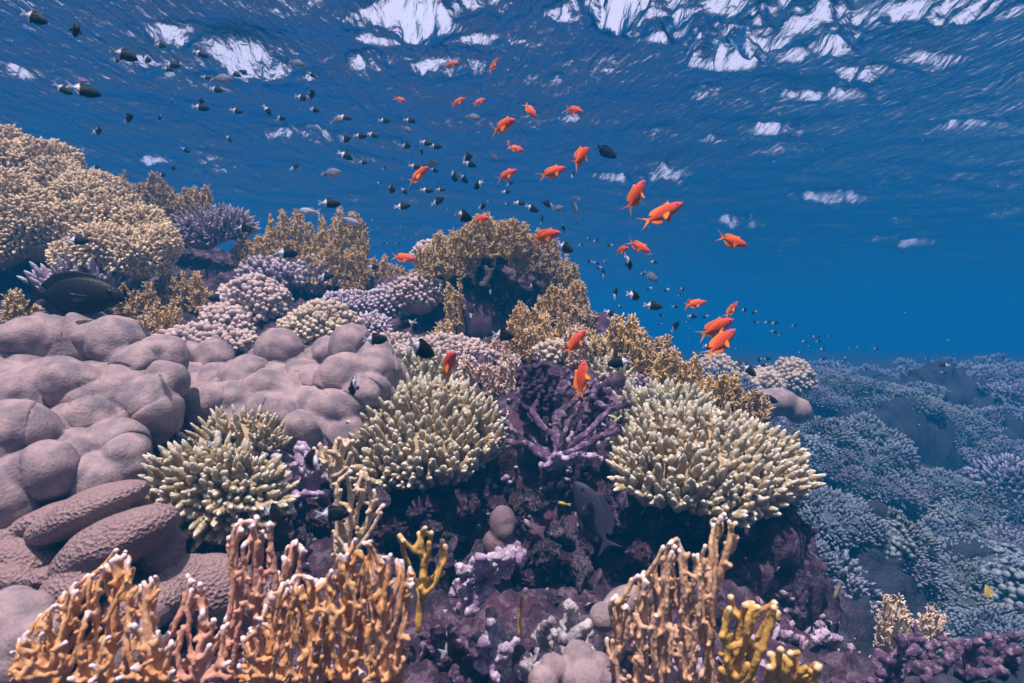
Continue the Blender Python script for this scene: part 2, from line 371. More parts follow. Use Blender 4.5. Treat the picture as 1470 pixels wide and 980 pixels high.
def ground0(X, Y):
    w = warp(X, Y); out = np.empty(len(w))
    for s in range(0, len(w), 20000):
        q = w[s:s + 20000]; out[s:s + 20000] = kern(np.linalg.norm(q[:, None] - wC[None], axis=2)) @ RW[:-1] + RW[-1]
    return out
def ground(x, y): return float(ground0(np.array([x]), np.array([y]))[0])

xs = axis(-2.1, 4.6, .015, -65, 65, 1.04); ys = axis(0.75, 3.4, .012, -25, 85, 1.011)
me = grid('reef_seabed', xs, ys, lambda X, Y: np.stack([X, Y, ground0(X, Y)], -1))
V = coords(me); N = normals(me)
D = 0.050 * fbm(V * 6, 3) + 0.045 * np.abs(fbm(V * 16 + 5, 3)) + 0.018 * np.abs(fbm(V * 45, 2))
far = np.clip((V[:, 1] - 3) / 6, 0, 1)
D = D * (1 + far * .8) + far * 0.12 * fbm(V * 1.7, 2)
set_co(me, V + N * D[:, None])
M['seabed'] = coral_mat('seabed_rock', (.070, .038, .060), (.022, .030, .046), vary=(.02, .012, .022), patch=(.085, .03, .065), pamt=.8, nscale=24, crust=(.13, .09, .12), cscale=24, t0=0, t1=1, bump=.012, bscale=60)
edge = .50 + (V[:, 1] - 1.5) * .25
set_tip(me, np.clip((V[:, 0] - edge - .28 + .1 * fbm(V * 4, 2)) * 5, 0, .93))  # slope rock painted darker and bluer, standing in for shade in the hollows
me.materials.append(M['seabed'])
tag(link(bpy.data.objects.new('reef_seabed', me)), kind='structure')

# ------------------------------------------------------------------ coral builders
def put(name, me, mat, label, cat='coral', group=None, loc=None, kind=None):
    if not me.materials: me.materials.append(mat)
    o = link(bpy.data.objects.new(name, me))
    if loc is not None: o.location = loc
    return tag(o, label, cat, group, kind)

def recentre(me):
    V = coords(me); c = np.array([V[:, 0].mean(), V[:, 1].mean(), V[:, 2].min()]); set_co(me, V - c); return c

def rotto(nrm):
    return np.array(Vector(nrm).normalized().to_track_quat('Z', 'Y').to_matrix())

def dome_dirs(n, maxth, seed, jit=0.5):
    r = rs(seed); k = np.arange(n) + 0.5
    cz = 1 - (1 - math.cos(maxth)) * k / n; ph = k * 2.39996 + r.uniform(0, 6)
    cz = np.clip(cz + r.uniform(-1, 1, n) * jit / n * 2, -1, 1)
    ph = ph + r.uniform(-1, 1, n) * jit * 2.2 / math.sqrt(n) / np.maximum(np.sqrt(1 - cz ** 2), .2)
    s = np.sqrt(np.maximum(1 - cz * cz, 0))
    return np.stack([s * np.cos(ph), s * np.sin(ph), cz], -1)

def finger_dome(name, rad, n, flen, frad, seed=0, maxth=1.6, tilt=(0, 0, 1), rings=8, sides=7, bump=.12, side_f=2, prof=None, up=0.0, core=.8, tpow=1.2, jitlen=.2, noise=0.0, bend=.05, tipamt=1.0):
    """colony: dome of radii rad set with n fingers"""
    r = rs(seed + 77); rad = np.asarray(rad, float); R = rotto(tilt); buf = Buf()
    u = dome_dirs(n, maxth, seed)
    S = u * rad * (1 + noise * fbm(u * 2.2 + seed, 2))[:, None]
    d = u / rad; d /= np.linalg.norm(d, axis=1, keepdims=True)
    d = d * .55 + u * .45 + np.array([0, 0, up]); d += r.normal(0, .12, (n, 3)); d /= np.linalg.norm(d, axis=1, keepdims=True)
    L = flen * (1 + jitlen * r.uniform(-1, 1, n))
    B = S - d * (flen * .75)[..., None] if np.ndim(flen) else S - d * flen * .75
    T = B + d * (L * 1.0)[:, None]
    fr = frad * r.uniform(.85, 1.15, n)
    fingers(buf, B @ R.T, T @ R.T, fr, rings, sides, prof, bump, seed, tpow, tipamt, bend)
    for k in range(side_f):
        t = r.uniform(.25, .6, n)[:, None]; b2 = B + (T - B) * t
        dd = d + r.normal(0, .75, (n, 3)); dd /= np.linalg.norm(dd, axis=1, keepdims=True)
        t2 = b2 + dd * (flen * r.uniform(.2, .36, n))[:, None]
        fingers(buf, b2 @ R.T, t2 @ R.T, fr * .8, max(5, rings - 3), sides, prof, bump, seed + k + 1, tpow, tipamt * .95, bend)
    if core:
        b2 = Buf(); sphere(b2, (0, 0, 0), rad * core, 28, 18, noise=rad.min() * .08, ns=8, M=R)
        buf.add(b2.V[0], b2.Q[0], b2.T[0], 0)
    return buf.mesh(name)

KNOB = lambda t: (.62 + .5 * np.sin(np.clip(t, 0, 1) * 2.3) ** 2) * np.sqrt(np.clip(1 - t ** 5, 0, 1))
TAPER = lambda t: (1.05 - .45 * t) * np.sqrt(np.clip(1 - t ** 5, 0, 1))

def colony(name, px, py, d, rpx, label, mat, cat='coral', asp=(1, 1, .7), group=None, **kw):
    r = rpx * d / F; me = finger_dome(name, (r * asp[0], r * asp[1], r * asp[2]), **kw)
    return put(name, me, M[mat], label, cat, group, P(px, py, d))

def inpoly(px, py, poly):
    c = np.zeros(len(px), bool); j = len(poly) - 1
    for i in range(len(poly)):
        xi, yi = poly[i]; xj, yj = poly[j]
        c ^= ((yi > py) != (yj > py)) & (px < (xj - xi) * (py - yi) / (yj - yi + 1e-9) + xi); j = i
    return c

def grow(att, roots, step, kill, seed, up=.3, noise=.25, iters=160, outward=None):
    r = rs(seed); nodes = [np.array(p, float) for p in roots]; par = [-1] * len(roots)
    alive = np.ones(len(att), bool); best = np.full(len(att), 1e9); bi = np.zeros(len(att), int)
    new = list(range(len(nodes)))
    for it in range(iters):
        for k in new:
            dd = np.linalg.norm(att - nodes[k], axis=1); m = dd < best; best[m] = dd[m]; bi[m] = k
        alive &= best > kill
        if not alive.any(): break
        idx = np.where(alive)[0]; new = []
        for k in np.unique(bi[idx]):
            a = att[idx[bi[idx] == k]] - nodes[k]; a /= np.linalg.norm(a, axis=1, keepdims=True)
            dv = a.mean(0); dv /= np.linalg.norm(dv) + 1e-9
            dv = dv + r.normal(0, noise, 3); dv[2] += up; dv /= np.linalg.norm(dv)
            q = nodes[k] + dv * step
            if len(nodes) > 6000: break
            nodes.append(q); par.append(k); new.append(len(nodes) - 1)
        if not new: break
    return np.array(nodes), np.array(par)

ICO = None
def lattice_mesh(name, nodes, par, r0, rmax, tipr=1.15, voxel=None, pw=3.2, tipreach=None, knob=0.0, seed=0, link_p=0.0, smooth_it=2, prune=1, stubs=0.0, rough=0.0, twigs=0.0):
    for _ in range(prune):
        n = len(nodes); child = np.bincount(par[par >= 0], minlength=n); h = np.zeros(n, int)
        for i in range(n - 1, -1, -1):
            if par[i] >= 0: h[par[i]] = max(h[par[i]], h[i] + 1)
        hl = np.zeros(n, int)                       # length of the chain below each node up to its fork
        for i in range(n):
            hl[i] = 0 if par[i] < 0 or child[par[i]] > 1 else hl[par[i]] + 1
        kill = np.zeros(n, bool)
        for i in range(n):
            if par[i] >= 0 and (kill[par[i]] or (child[par[i]] > 1 and hl[i] == 0 and h[i] < 2)): kill[i] = True
        keep = ~kill; idx = np.cumsum(keep) - 1
        par = np.array([(idx[p] if p >= 0 else -1) for p in par[keep]]); nodes = nodes[keep]
    n = len(nodes); cnt = np.zeros(n); child = np.zeros(n, int)
    for i in range(n):
        if par[i] >= 0: child[par[i]] += 1
    for _ in range(2):
        acc = nodes.copy(); w = np.ones(n)
        for i in range(n):
            if par[i] >= 0: acc[i] += nodes[par[i]]; w[i] += 1; acc[par[i]] += nodes[i]; w[par[i]] += 1
        sm = acc / w[:, None]; m_ = (par >= 0) & (child > 0); nodes[m_] = nodes[m_] * .4 + sm[m_] * .6
    tips = [i for i in range(n) if child[i] == 0 and par[i] >= 0]
    cnt[tips] = 1
    for i in range(n - 1, -1, -1):
        if par[i] >= 0: cnt[par[i]] += cnt[i]
    R = np.minimum(r0 * np.maximum(cnt, 1) ** (1 / pw), rmax)
    rr = rs(seed); R = R * (1 + knob * rr.uniform(-1, 1, n))
    R[tips] = r0 * tipr
    e = [(par[i], i) for i in range(n) if par[i] >= 0]
    if stubs:
        nn = []; pp = []
        for i in range(n):
            if rr.rand() < stubs and par[i] >= 0:
                v = rr.normal(0, 1, 3); v[2] = abs(v[2]) * .6; v[1] -= .3; v /= np.linalg.norm(v)
                nn.append(nodes[i] + v * (R[i] + r0 * rr.uniform(.6, 1.8))); pp.append(i)
        if nn:
            nodes = np.vstack([nodes, nn]); e += [(p_, n + k) for k, p_ in enumerate(pp)]; R = np.r_[R, np.full(len(nn), r0 * .85)]; n = len(nodes)
    if link_p:
        for i in range(n):
            if rr.rand() < link_p:
                dd = np.linalg.norm(nodes - nodes[i], axis=1)
                c = np.where((dd > r0 * 2.5) & (dd < r0 * 6))[0]
                if len(c): e.append((i, c[rr.randint(len(c))]))
    e = np.array(e); buf = Buf()
    A, B = nodes[e[:, 0]], nodes[e[:, 1]]; ra, rb = R[e[:, 0]], R[e[:, 1]]
    ra = np.minimum(ra, rb * 1.5)
    ax = B - A; L = np.linalg.norm(ax, axis=1, keepdims=True) + 1e-9; ax /= L; U, W = frames(ax)
    s = 8; th = np.linspace(0, 2 * math.pi, s, endpoint=False)
    ts = np.array([-.35, 0, 1, 1.35]); rv = np.stack([ra * .35, ra, rb, rb * .35], 1)
    off = np.stack([-.7 * ra, 0 * ra, L[:, 0], L[:, 0] + .7 * rb], 1)
    C = A[:, None] + ax[:, None] * off[..., None]
    V = C[:, :, None] + (U[:, None, None] * np.cos(th)[None, None, :, None] + W[:, None, None] * np.sin(th)[None, None, :, None]) * rv[:, :, None, None]
    m = len(e); base = (np.arange(m) * 4 * s)[:, None, None]
    i = np.arange(3)[None, :, None] * s; j = np.arange(s)[None, None]; j2 = (j + 1) % s
    Q = np.stack([base + i + j, base + i + j2, base + i + s + j2, base + i + s + j], -1).reshape(-1, 4)
    # end caps
    cap0 = []; b0 = np.arange(m) * 4 * s
    for k in range(1, s - 1):
        cap0.append(np.stack([b0, b0 + k + 1, b0 + k], -1)); cap0.append(np.stack([b0 + 3 * s, b0 + 3 * s + k, b0 + 3 * s + k + 1], -1))
    buf.add(V.reshape(-1, 3), Q, np.concatenate(cap0))
    me = buf.mesh(name)
    if voxel: me = remesh(me, voxel, smooth_it, .5)
    tp = nodes[tips]; up_ = []
    for q in tp:                                    # growing tips: nothing of the colony close above them
        dd = nodes - q; up_.append(not ((np.hypot(dd[:, 0], dd[:, 1]) < r0 * 3) & (dd[:, 2] > r0 * 3) & (dd[:, 2] < r0 * 16)).any())
    tp = tp[np.array(up_)] if any(up_) else tp
    if rough:
        V = coords(me); set_co(me, V + normals(me) * ((np.abs(fbm(V * .55 / r0, 3)) - .25) * rough)[:, None])
    tip_near(me, tp, tipreach or r0 * 3.5)
    if twigs:
        b = Buf(); V = coords(me); Q = np.empty(len(me.loops), dtype=np.int32); me.loops.foreach_get('vertex_index', Q)
        tv = np.empty(len(V), dtype=np.float32); me.attributes['tip'].data.foreach_get('value', tv)
        if len(Q) == 4 * len(me.polygons):
            b.add(V, Q.reshape(-1, 4), tip=tv * .5)
            k = rr.rand(n) < twigs; k[np.array(tips)] = True; src = np.repeat(nodes[k], 3, axis=0) + rr.normal(0, r0 * .5, (3 * k.sum(), 3))
            dv = rr.normal(0, .55, (len(src), 3)); dv[:, 2] += .75; dv[:, 1] -= .35; dv /= np.linalg.norm(dv, axis=1, keepdims=True)
            L = r0 * rr.uniform(2.2, 5.0, len(src))[:, None]
            fingers(b, src, src + dv * L, np.full(len(src), r0 * .62), 6, 6, lambda t: (1 - .25 * t) * np.sqrt(np.clip(1 - t ** 6, 0, 1)), .12, seed, 1.0, 1.0, .25)
            nm = me.name; bpy.data.meshes.remove(me); me = b.mesh(nm)
    return me

def fan(name, poly, d, label, mat, r0, rmax=None, n=500, thick=.06, seed=1, kill=None, voxel=None, up=.35, cat='fire coral', slant=0.0, roots=None, link_p=.12, knob=.12, group=None, tipr=1.15, bow=0.0, noise=.25, tipreach=None, smooth_it=2, pw=3.2, stubs=0.0, rough=0.0, twigs=0.0):
    """branching coral filling an outline (photo pixels at distance d), with real thickness"""
    r = rs(seed); poly = np.array(poly, float)
    x0, y0 = poly.min(0); x1, y1 = poly.max(0); pts = []
    while len(pts) < n:
        q = r.uniform((x0, y0), (x1, y1), (n * 3, 2)); q = q[inpoly(q[:, 0], q[:, 1], poly)]; pts += list(q)
    q = np.array(pts[:n]); c = (q[:, 0] - (x0 + x1) / 2) / (x1 - x0 + 1)
    dd = d + r.uniform(-.5, .5, n) * thick + slant * (y1 - q[:, 1]) / (y1 - y0) + bow * (4 * c * c)
    att = np.stack([(q[:, 0] - 735) / F * dd, dd, (490 - q[:, 1]) / F * dd], -1)
    if roots is None:
        k = max(2, int((x1 - x0) / 55)); roots = [((x0 + (x1 - x0) * (i + .5) / k), y1) for i in range(k)]
    RT = [P(a, b, d + bow * 4 * ((a - (x0 + x1) / 2) / (x1 - x0 + 1)) ** 2) for a, b in roots]
    kill = kill or r0 * 2.6
    nodes, par = grow(att, RT, r0 * 1.3, kill, seed, up, noise)
    me = lattice_mesh(name, nodes, par, r0, rmax or r0 * 1.9, tipr, voxel or r0 * .45, pw, tipreach, knob, seed, link_p, smooth_it, 1, stubs, rough, twigs)
    c = recentre(me)
    return put(name, me, M[mat], label, cat, group, c)

def lumps(name, L, label, mat, cat='coral', voxel=.006, smooth_it=6, group=None, extra=0, seed=0, noise=.0, nsc=6, er=(.3, .5), body=(), knobs=()):
    """massive coral: union of ellipsoids. L: (px, py, r_px, depth[, stretch_x, stretch_z, angle])"""
    buf = Buf(); r = rs(seed); base = []
    for q in L:
        px, py, rp, d = q[:4]; sx, sz, ang = (q[4:] + (1, 1, 0)[len(q) - 4:]) if len(q) > 4 else (1, 1, 0)
        R = rp * .88 * d / F; c = P(px, py, d) + np.array((0, R * .5, 0))
        a = math.radians(ang); Mx = np.array([[math.cos(a), 0, -math.sin(a)], [0, 1, 0], [math.sin(a), 0, math.cos(a)]])
        sphere(buf, c, (R * sx, R * max(1, (sx + sz) / 2), R * sz), 24, 16, M=Mx); base.append((c, R))
    for k in range(extra):
        c, R = base[r.randint(len(base))]; v = r.normal(0, 1, 3); v[1] = -abs(v[1]); v[2] = abs(v[2]) * .8 ; v /= np.linalg.norm(v)
        rr = R * r.uniform(*er); sphere(buf, c + v * (R * 1.0 - rr * .45), (rr, rr, rr), 16, 12)
    for (px, py, rp, d, sx, sz) in body:
        R = rp * d / F; sphere(buf, P(px, py, d), (R * sx, R, R * sz), 24, 16)
    me = remesh(buf.mesh(name), voxel, smooth_it)
    for (sp, amp) in knobs:                          # swollen knobs meeting in creases
        V = coords(me); N = normals(me); order = rs(seed + 5).permutation(len(V)); ch = []; kd = None
        cell = {}
        for i_ in order:
            p_ = V[i_]; kx = tuple(np.floor(p_ / sp).astype(int)); ok = True
            for a_ in (-1, 0, 1):
                for b_ in (-1, 0, 1):
                    for c_ in (-1, 0, 1):
                        for q_ in cell.get((kx[0] + a_, kx[1] + b_, kx[2] + c_), ()):
                            if ((q_ - p_) ** 2).sum() < (sp * .8) ** 2: ok = False; break
                        if not ok: break
                    if not ok: break
                if not ok: break
            if ok: cell.setdefault(kx, []).append(p_); ch.append(p_)
            if len(ch) > 1500: break
        kd = kdtree.KDTree(len(ch)); hh = rs(seed).uniform(.35, 1.4, len(ch))
        for i_, p_ in enumerate(ch): kd.insert(p_, i_)
        kd.balance(); wv = V + np.stack([fbm(V * .9 / sp + 9 * j_, 2) for j_ in range(3)], -1) * sp * .15
        res = [kd.find(v)[1:] for v in wv]
        d_ = np.array([q_[1] for q_ in res]); g_ = hh[np.array([q_[0] for q_ in res])]
        set_co(me, V + N * (amp * g_ * np.exp(-(d_ / (sp * .46)) ** 2))[:, None])
    if knobs:
        from_ = bpy.data.objects.new('tmp', me); COL.objects.link(from_)
        sm_ = from_.modifiers.new('s', 'SMOOTH'); sm_.iterations = 3; sm_.factor = .5
        dg = bpy.context.evaluated_depsgraph_get(); dg.update(); me2 = bpy.data.meshes.new_from_object(from_.evaluated_get(dg))
        bpy.data.objects.remove(from_); bpy.data.meshes.remove(me); me = me2
    if noise:
        V = coords(me); set_co(me, V + normals(me) * (fbm(V * nsc, 3) * noise)[:, None])
    set_tip(me, np.zeros(len(me.vertices)))
    c = recentre(me)
    return put(name, me, M[mat], label, cat, group, c)
# ------------------------------------------------------------------ the corals
# massive smooth coral, near
lumps('lobed_coral', [(60,505,58,1.5),(8,500,38,1.55),(120,500,48,1.52),(28,545,30,1.42),(62,560,46,1.4),(165,515,40,1.5),(205,525,34,1.5),(228,548,26,1.45),
  (110,575,48,1.38),(160,575,46,1.4),(195,575,42,1.42),(215,600,30,1.42),(130,615,45,1.35),(85,620,40,1.33),(10,615,40,1.28),(40,640,44,1.25),(140,655,42,1.3),(60,680,45,1.22),(10,690,50,1.2),
  (95,660,38,1.26),(165,670,34,1.28),(130,690,40,1.25),(-40,560,60,1.4),(-40,650,70,1.2),(-60,730,60,1.2),(190,545,30,1.45)],
  'massive smooth lilac coral of swollen rounded lumps above the ribbed mauve coral', 'porites', extra=0, seed=3, voxel=.005, smooth_it=6, noise=.003, nsc=20, knobs=((.12, .042), (.055, .007)), er=(.28, .45),
  body=[(60,610,110,1.5,1.1,.9),(150,600,80,1.5,1,1.0)])
lumps('lobed_coral', [(250,520,20,1.85),(272,512,22,1.9),(268,545,24,1.8),(300,522,22,1.88),(345,545,34,1.72),(300,560,30,1.74),(285,590,42,1.64),(258,600,26,1.66),(405,522,34,1.85),(375,520,22,1.9),
  (395,552,30,1.74),(430,545,30,1.76),(460,560,34,1.72),(440,590,34,1.66),(405,605,42,1.64),(375,600,36,1.64),(465,610,40,1.64),(465,505,24,1.9),(500,512,32,1.86),(530,520,30,1.85),(548,535,24,1.85),
  (515,565,48,1.7),(545,555,30,1.76),(490,600,44,1.66),(440,630,40,1.62),(350,620,40,1.66),(310,620,30,1.66),(330,585,30,1.68),(520,605,34,1.68),(440,515,20,1.9)],
  'massive smooth lilac coral of round knobs behind the cream finger corals', 'porites', extra=0, seed=8, voxel=.0055, smooth_it=5, noise=.003, nsc=20, knobs=((.125, .045), (.055, .006)), er=(.3, .5), body=[(400,600,110,1.85,1.3,.7)])
# ribbed brain coral
lumps('brain_coral', [(45,752,37,1.17,1.7,.55,26),(112,740,55,1.13,1.9,.62,24),(148,787,62,1.07,1.75,.72,26),(205,745,30,1.16,1.0,.7,-30),(25,802,42,1.12,1.4,.55,-14),(0,775,32,1.15,1.3,.6,0),(105,842,45,1.04,1.5,.72,18),(55,832,25,1.07,1.2,.7,10),
  (12,832,30,1.08,1.3,.6,-12),(222,795,40,1.12,.9,1.1,0),(235,858,62,1.12,1.2,.9,20),(290,858,62,1.14,1.1,.95,-5),(335,872,56,1.18,1.1,.9,0),(190,880,56,1.06,1.3,.7,12),(-40,790,62,1.15,1.4,.8,0)],
  'mauve brain coral of long folded ribs pitted like honeycomb', 'brain', voxel=.0034, smooth_it=2, seed=4, noise=.004, nsc=16, body=[(190,890,80,1.3,1.7,.6)])
lumps('lobed_coral', [(15,895,48,.98,1.2,.8,20),(30,925,46,.95,1.3,.8,20),(5,868,30,1.0,1.2,.8,10),(10,960,60,.95,1.2,.9,20),(-40,920,60,1,1,1,0)], 'pale bluish smooth coral lump below the ribbed mauve coral at the frame corner', 'porites', voxel=.005, smooth_it=5)
lumps('lobed_coral', [(185,940,40,1.0),(215,880,0.01+30,1.05),(160,970,50,1.0)], 'smooth pale lump seen through the orange branching coral', 'porites', voxel=.006)
lumps('lobed_coral', [(722,758,25,1.5,.85,1.35,6),(716,788,28,1.5,1.0,1.1,0),(738,795,16,1.49)], 'small mauve thumb shaped coral in the dark purple recess', 'thumb', voxel=.0035, smooth_it=10, noise=.004, nsc=25)
lumps('lobed_coral', [(895,870,26,1.22,1.5,.9,35),(868,890,24,1.2),(925,860,20,1.25)], 'smooth beige coral knob behind the pale tan fire coral', 'porites', voxel=.004, smooth_it=5)
lumps('lobed_coral', [(832,952,27,1.05,1,1.1),(795,965,24,1.03),(860,965,26,1.05),(885,985,26,1.0),(780,985,26,1.0),(840,990,40,1.02)], 'cluster of smooth beige coral lobes in front of the crusty grey rubble', 'porites', voxel=.0035, smooth_it=5)
lumps('lobed_coral', [(540,835,30,1.12,.8,1.3),(550,880,34,1.15),(565,850,20,1.2)], 'smooth grey mauve lump behind the orange fire coral', 'porites', voxel=.005)
# 
lumps('lobed_coral', [(1120,578,30,3.1,1.2,.8),(1150,590,22,3.1),(1095,590,24,3.1)], 'rounded blue grey boulder coral just beyond the outcrop edge', 'porites', voxel=.012)
lumps('lobed_coral', [(665,450,34,2.75,1,1.3),(690,470,38,2.75,1,1.2),(640,455,26,2.8,1,1.3)], 'dark rounded lobes inside the cave of the tall pinnacle', 'dead_dark', voxel=.01)

# cream finger corals (three hero colonies and neighbours)
def acro(px, py, d, rpx, label, mat='acro', asp=(1, .8, .6), n=210, flen=.08, frad=.0088, seed=0, tilt=(0, -.35, 1), **kw):
    a = dict(rings=13, sides=9, bump=.2, side_f=3, prof=TAPER, tpow=1.3, maxth=1.62, up=.75, core=.72, noise=.17, jitlen=.36, bend=.08)
    a.update(kw)
    return colony('finger_coral', px, py, d, rpx, label, mat, asp=asp, n=n, flen=flen, frad=frad, seed=seed, tilt=tilt, **a)
acro(312,722,1.34,98, 'cream finger coral colony hanging over the ribbed mauve coral', seed=11, asp=(1.02,.7,.9), n=300, flen=.050, frad=.0098, tilt=(-.1,-.75,1), up=.1)
acro(345,640,1.5,62, 'small cream finger coral tuft behind the colony over the ribbed coral', seed=12, asp=(1,.7,.8), n=90, flen=.055, frad=.0075)
acro(606,636,1.72,116, 'rounded cream finger coral table in the middle of the outcrop', seed=13, asp=(1.0,.85,.62), n=420, flen=.06, frad=.0112, tilt=(0,-.5,1))
acro(590,560,1.98,70, 'greenish finger coral hump behind the central cream table', 'acro_green', seed=14, asp=(1,.7,.75), n=170, flen=.065, frad=.0115)
acro(1012,662,1.68,128, 'broad cream finger coral table at the edge of the outcrop', seed=15, asp=(1.04,.85,.44), n=470, flen=.062, frad=.0118, tilt=(.08,-.5,1))
acro(950,598,1.92,72, 'greenish finger coral behind the broad cream table', 'acro_green', seed=16, asp=(1,.7,.6), n=180, flen=.07, frad=.012)
acro(862,556,2.1,50, 'small pale green finger coral behind the dark purple branches', 'acro_green', seed=17, asp=(1,.7,.8), n=80, flen=.06, frad=.0105)
acro(455,642,1.66,48, 'low cream finger coral patch between the lilac knobs and the central table', seed=18, asp=(1.3,.7,.45), n=90, flen=.04, frad=.0075)
acro(1112,700,1.72,42, 'ragged lilac finger coral fringe under the broad cream table', 'lilac_finger', seed=19, asp=(1,.7,.6), n=60, flen=.06, frad=.006, tilt=(.6,-.5,.6))
acro(328,325,2.98,30, 'shaded lilac finger coral below the brown ridge coral', 'lilac_finger', seed=20, asp=(1.1,.8,.9), n=160, flen=.07, frad=.0075, tilt=(.3,-.5,.8))
acro(290,335,2.95,40, 'dark lilac finger coral beside the tan feathery mound', 'lilac_finger', seed=21, asp=(1,.8,.8), n=160, flen=.07, frad=.0075, tilt=(0,-.6,.8))
acro(110,405,2.35,55, 'row of pale pinkish stubby fingers above the big dark fish', 'lilac_finger', seed=22, asp=(1.2,.7,.45), n=90, flen=.09, frad=.013, side_f=1)
acro(392,402,2.95,46, 'knobbly lilac coral bank below the ochre ridge coral', 'lilac_finger', seed=23, asp=(1.1,.7,.75), n=220, flen=.05, frad=.010, side_f=1, prof=KNOB)
acro(452,402,2.95,34, 'lilac knobbly coral stump beside a white tailed damselfish', 'lilac_finger', seed=24, asp=(.9,.7,.9), n=130, flen=.05, frad=.011, side_f=1, prof=KNOB)

# knobby corals
def knob(px, py, d, rpx, label, mat='poci', asp=(1, .8, .8), n=330, seed=0, **kw):
    a = dict(flen=.035, frad=.0125, rings=7, sides=7, bump=.12, side_f=2, prof=KNOB, tpow=1.0, maxth=1.8, up=.1, core=.86, noise=.1, jitlen=.3, tilt=(0, -.4, 1)); a.update(kw)
    return colony('knobby_coral', px, py, d, rpx, label, mat, asp=asp, n=n, seed=seed, **a)
knob(460,482,2.3,57, 'pale tan dome of knobby coral behind the lilac knobs', 'poci_tan', seed=31, n=420, frad=.011, asp=(1,.8,.85))
knob(362,440,2.55,52, 'pinkish knobby coral mound left of the pale tan dome'.replace('left of', 'beside'), seed=32, n=330, frad=.013)
knob(325,470,2.45,40, 'pinkish knobby coral mound at the foot of the taller pink mound', seed=33, n=200, frad=.013)
knob(290,492,2.15,55, 'low flat pinkish knobby coral bordering the big lilac lumps', seed=34, asp=(1.25,.7,.42), n=260, frad=.0105)
knob(345,498,2.2,28, 'tiny pinkish knobby coral tucked below the pink mounds', seed=35, n=90, frad=.0105)
knob(640,510,2.2,55, 'low greyish knobby coral in front of the pinnacle', seed=36, asp=(1.2,.8,.45), n=300, frad=.010)
knob(560,500,2.3,40, 'greyish knobby coral patch beside the pale tan dome', seed=37, asp=(1,.8,.5), n=170, frad=.009)
knob(600,425,2.75,38, 'pink knobby coral under the pinnacle shoulder', seed=38, n=200, frad=.011)
knob(560,440,2.8,38, 'lilac knobby coral between the ridge and the pinnacle', 'lilac_finger', seed=39, n=200, frad=.009)
knob(530,470,2.55,32, 'small lilac knobby clump above the round lilac knobs', 'lilac_finger', seed=40, n=160, frad=.008, asp=(1,.8,.6))
knob(420,520,2.1,26, 'little knobby clump wedged behind the lilac knobs', seed=41, n=90, frad=.010, asp=(1,.8,.4))
knob(618,372,2.85,26, 'pink knobby coral on the shoulder of the tall pinnacle', 'poci', seed=42, n=180, frad=.011, asp=(1,.8,1))
knob(500,440,2.75,36, 'dull lilac coral bank behind the pale tan dome', 'lilac_finger', seed=43, n=220, frad=.008, asp=(1.2,.7,.6))

# feathery tan mound, up on the shoulder of the reef
FE = [(15,235,2.9,56),(70,245,2.85,48),(-35,270,2.8,60),(20,300,2.65,62),(88,268,2.8,44),(118,285,2.75,40),(60,330,2.5,58),(115,330,2.5,44),(0,345,2.45,52),(160,315,2.55,46),
      (205,335,2.5,44),(225,352,2.45,36),(150,360,2.4,48),(195,370,2.4,46),(110,375,2.38,34),(145,275,2.95,34)]
wheref = ['highest tuft at the frame edge','tall tuft beside the highest one','broad tuft cut by the frame edge','wide tuft under the highest one','tuft on the upper slope','tuft where the slope dips','big round tuft in the middle of the mound',
 'tuft just above the black and white fish','low tuft at the frame edge','upper tuft of the front bulge','outer tuft of the front bulge','small tuft at the outer end of the mound','round tuft low in the front bulge','lowest outer tuft of the front bulge','lowest inner tuft over the shade','small tuft behind the upper slope']
for k, (px, py, d, rp) in enumerate(FE):
    r_ = rp * d / F
    me = finger_dome('feathery_coral', (r_ * .92, r_ * .85, r_ * .86), 700, .026, .0072, seed=50 + k, maxth=1.9, tilt=(.25, -.35, 1), rings=5, sides=5, bump=.1, side_f=3, prof=KNOB, up=.35, core=.84, noise=.16, bend=.25, jitlen=.5)
    put('feathery_coral', me, M['leather'], 'tan feathery coral, ' + wheref[k], 'coral', 'tufts of the feathery coral mound', P(px, py, d))

# ------------------------------------------------------------------ fire corals
fan('fire_coral', [(5,985),(12,930),(60,880),(100,840),(140,815),(165,785),(190,785),(198,825),(222,822),(240,840),(215,890),(250,915),(265,985)], .86,
    'orange branching fire coral with white tips at the bottom corner', 'fire_orange', .0035, .0076, n=2600, thick=.06, seed=61, stubs=.08, rough=.0015, knob=.06, link_p=.07, kill=.0100, slant=.05, roots=[(60,1040),(140,1050),(220,1050)], voxel=.0026, tipreach=.02, up=.25, noise=.2)
fan('fire_coral', [(200,985),(225,920),(255,900),(258,850),(270,815),(292,830),(305,880),(330,900),(340,985)], .90,
    'low pinkish orange fire coral between the two taller orange ones', 'fire_pink', .0039, .0075, n=1100, thick=.05, seed=62, stubs=.08, rough=.0015, knob=.06, link_p=.07, kill=.0112, slant=.05, roots=[(190,1040),(270,1050)], voxel=.0024, tipreach=.018)
fan('fire_coral', [(300,985),(318,900),(328,840),(320,775),(340,740),(392,738),(396,790),(385,850),(400,900),(440,985)], .98,
    'tall pink fire coral with upright parallel fingers and white tips', 'fire_pink', .0040, .0076, n=1300, thick=.05, seed=63, stubs=.08, rough=.0015, knob=.06, link_p=.07, kill=.0112, up=.6, noise=.2, roots=[(330,1040),(370,1040),(410,1040)], voxel=.0025, tipreach=.018)
fan('fire_coral', [(392,880),(395,810),(420,768),(442,775),(440,830),(425,885)], 1.08,
    'small pink fire coral tuft beside the tall upright pink one', 'fire_pink', .0048, .007, n=300, thick=.05, seed=64, stubs=.08, rough=.0015, knob=.06, link_p=.07, kill=.013, up=.7, roots=[(410,930)], voxel=.0025, tipreach=.018)
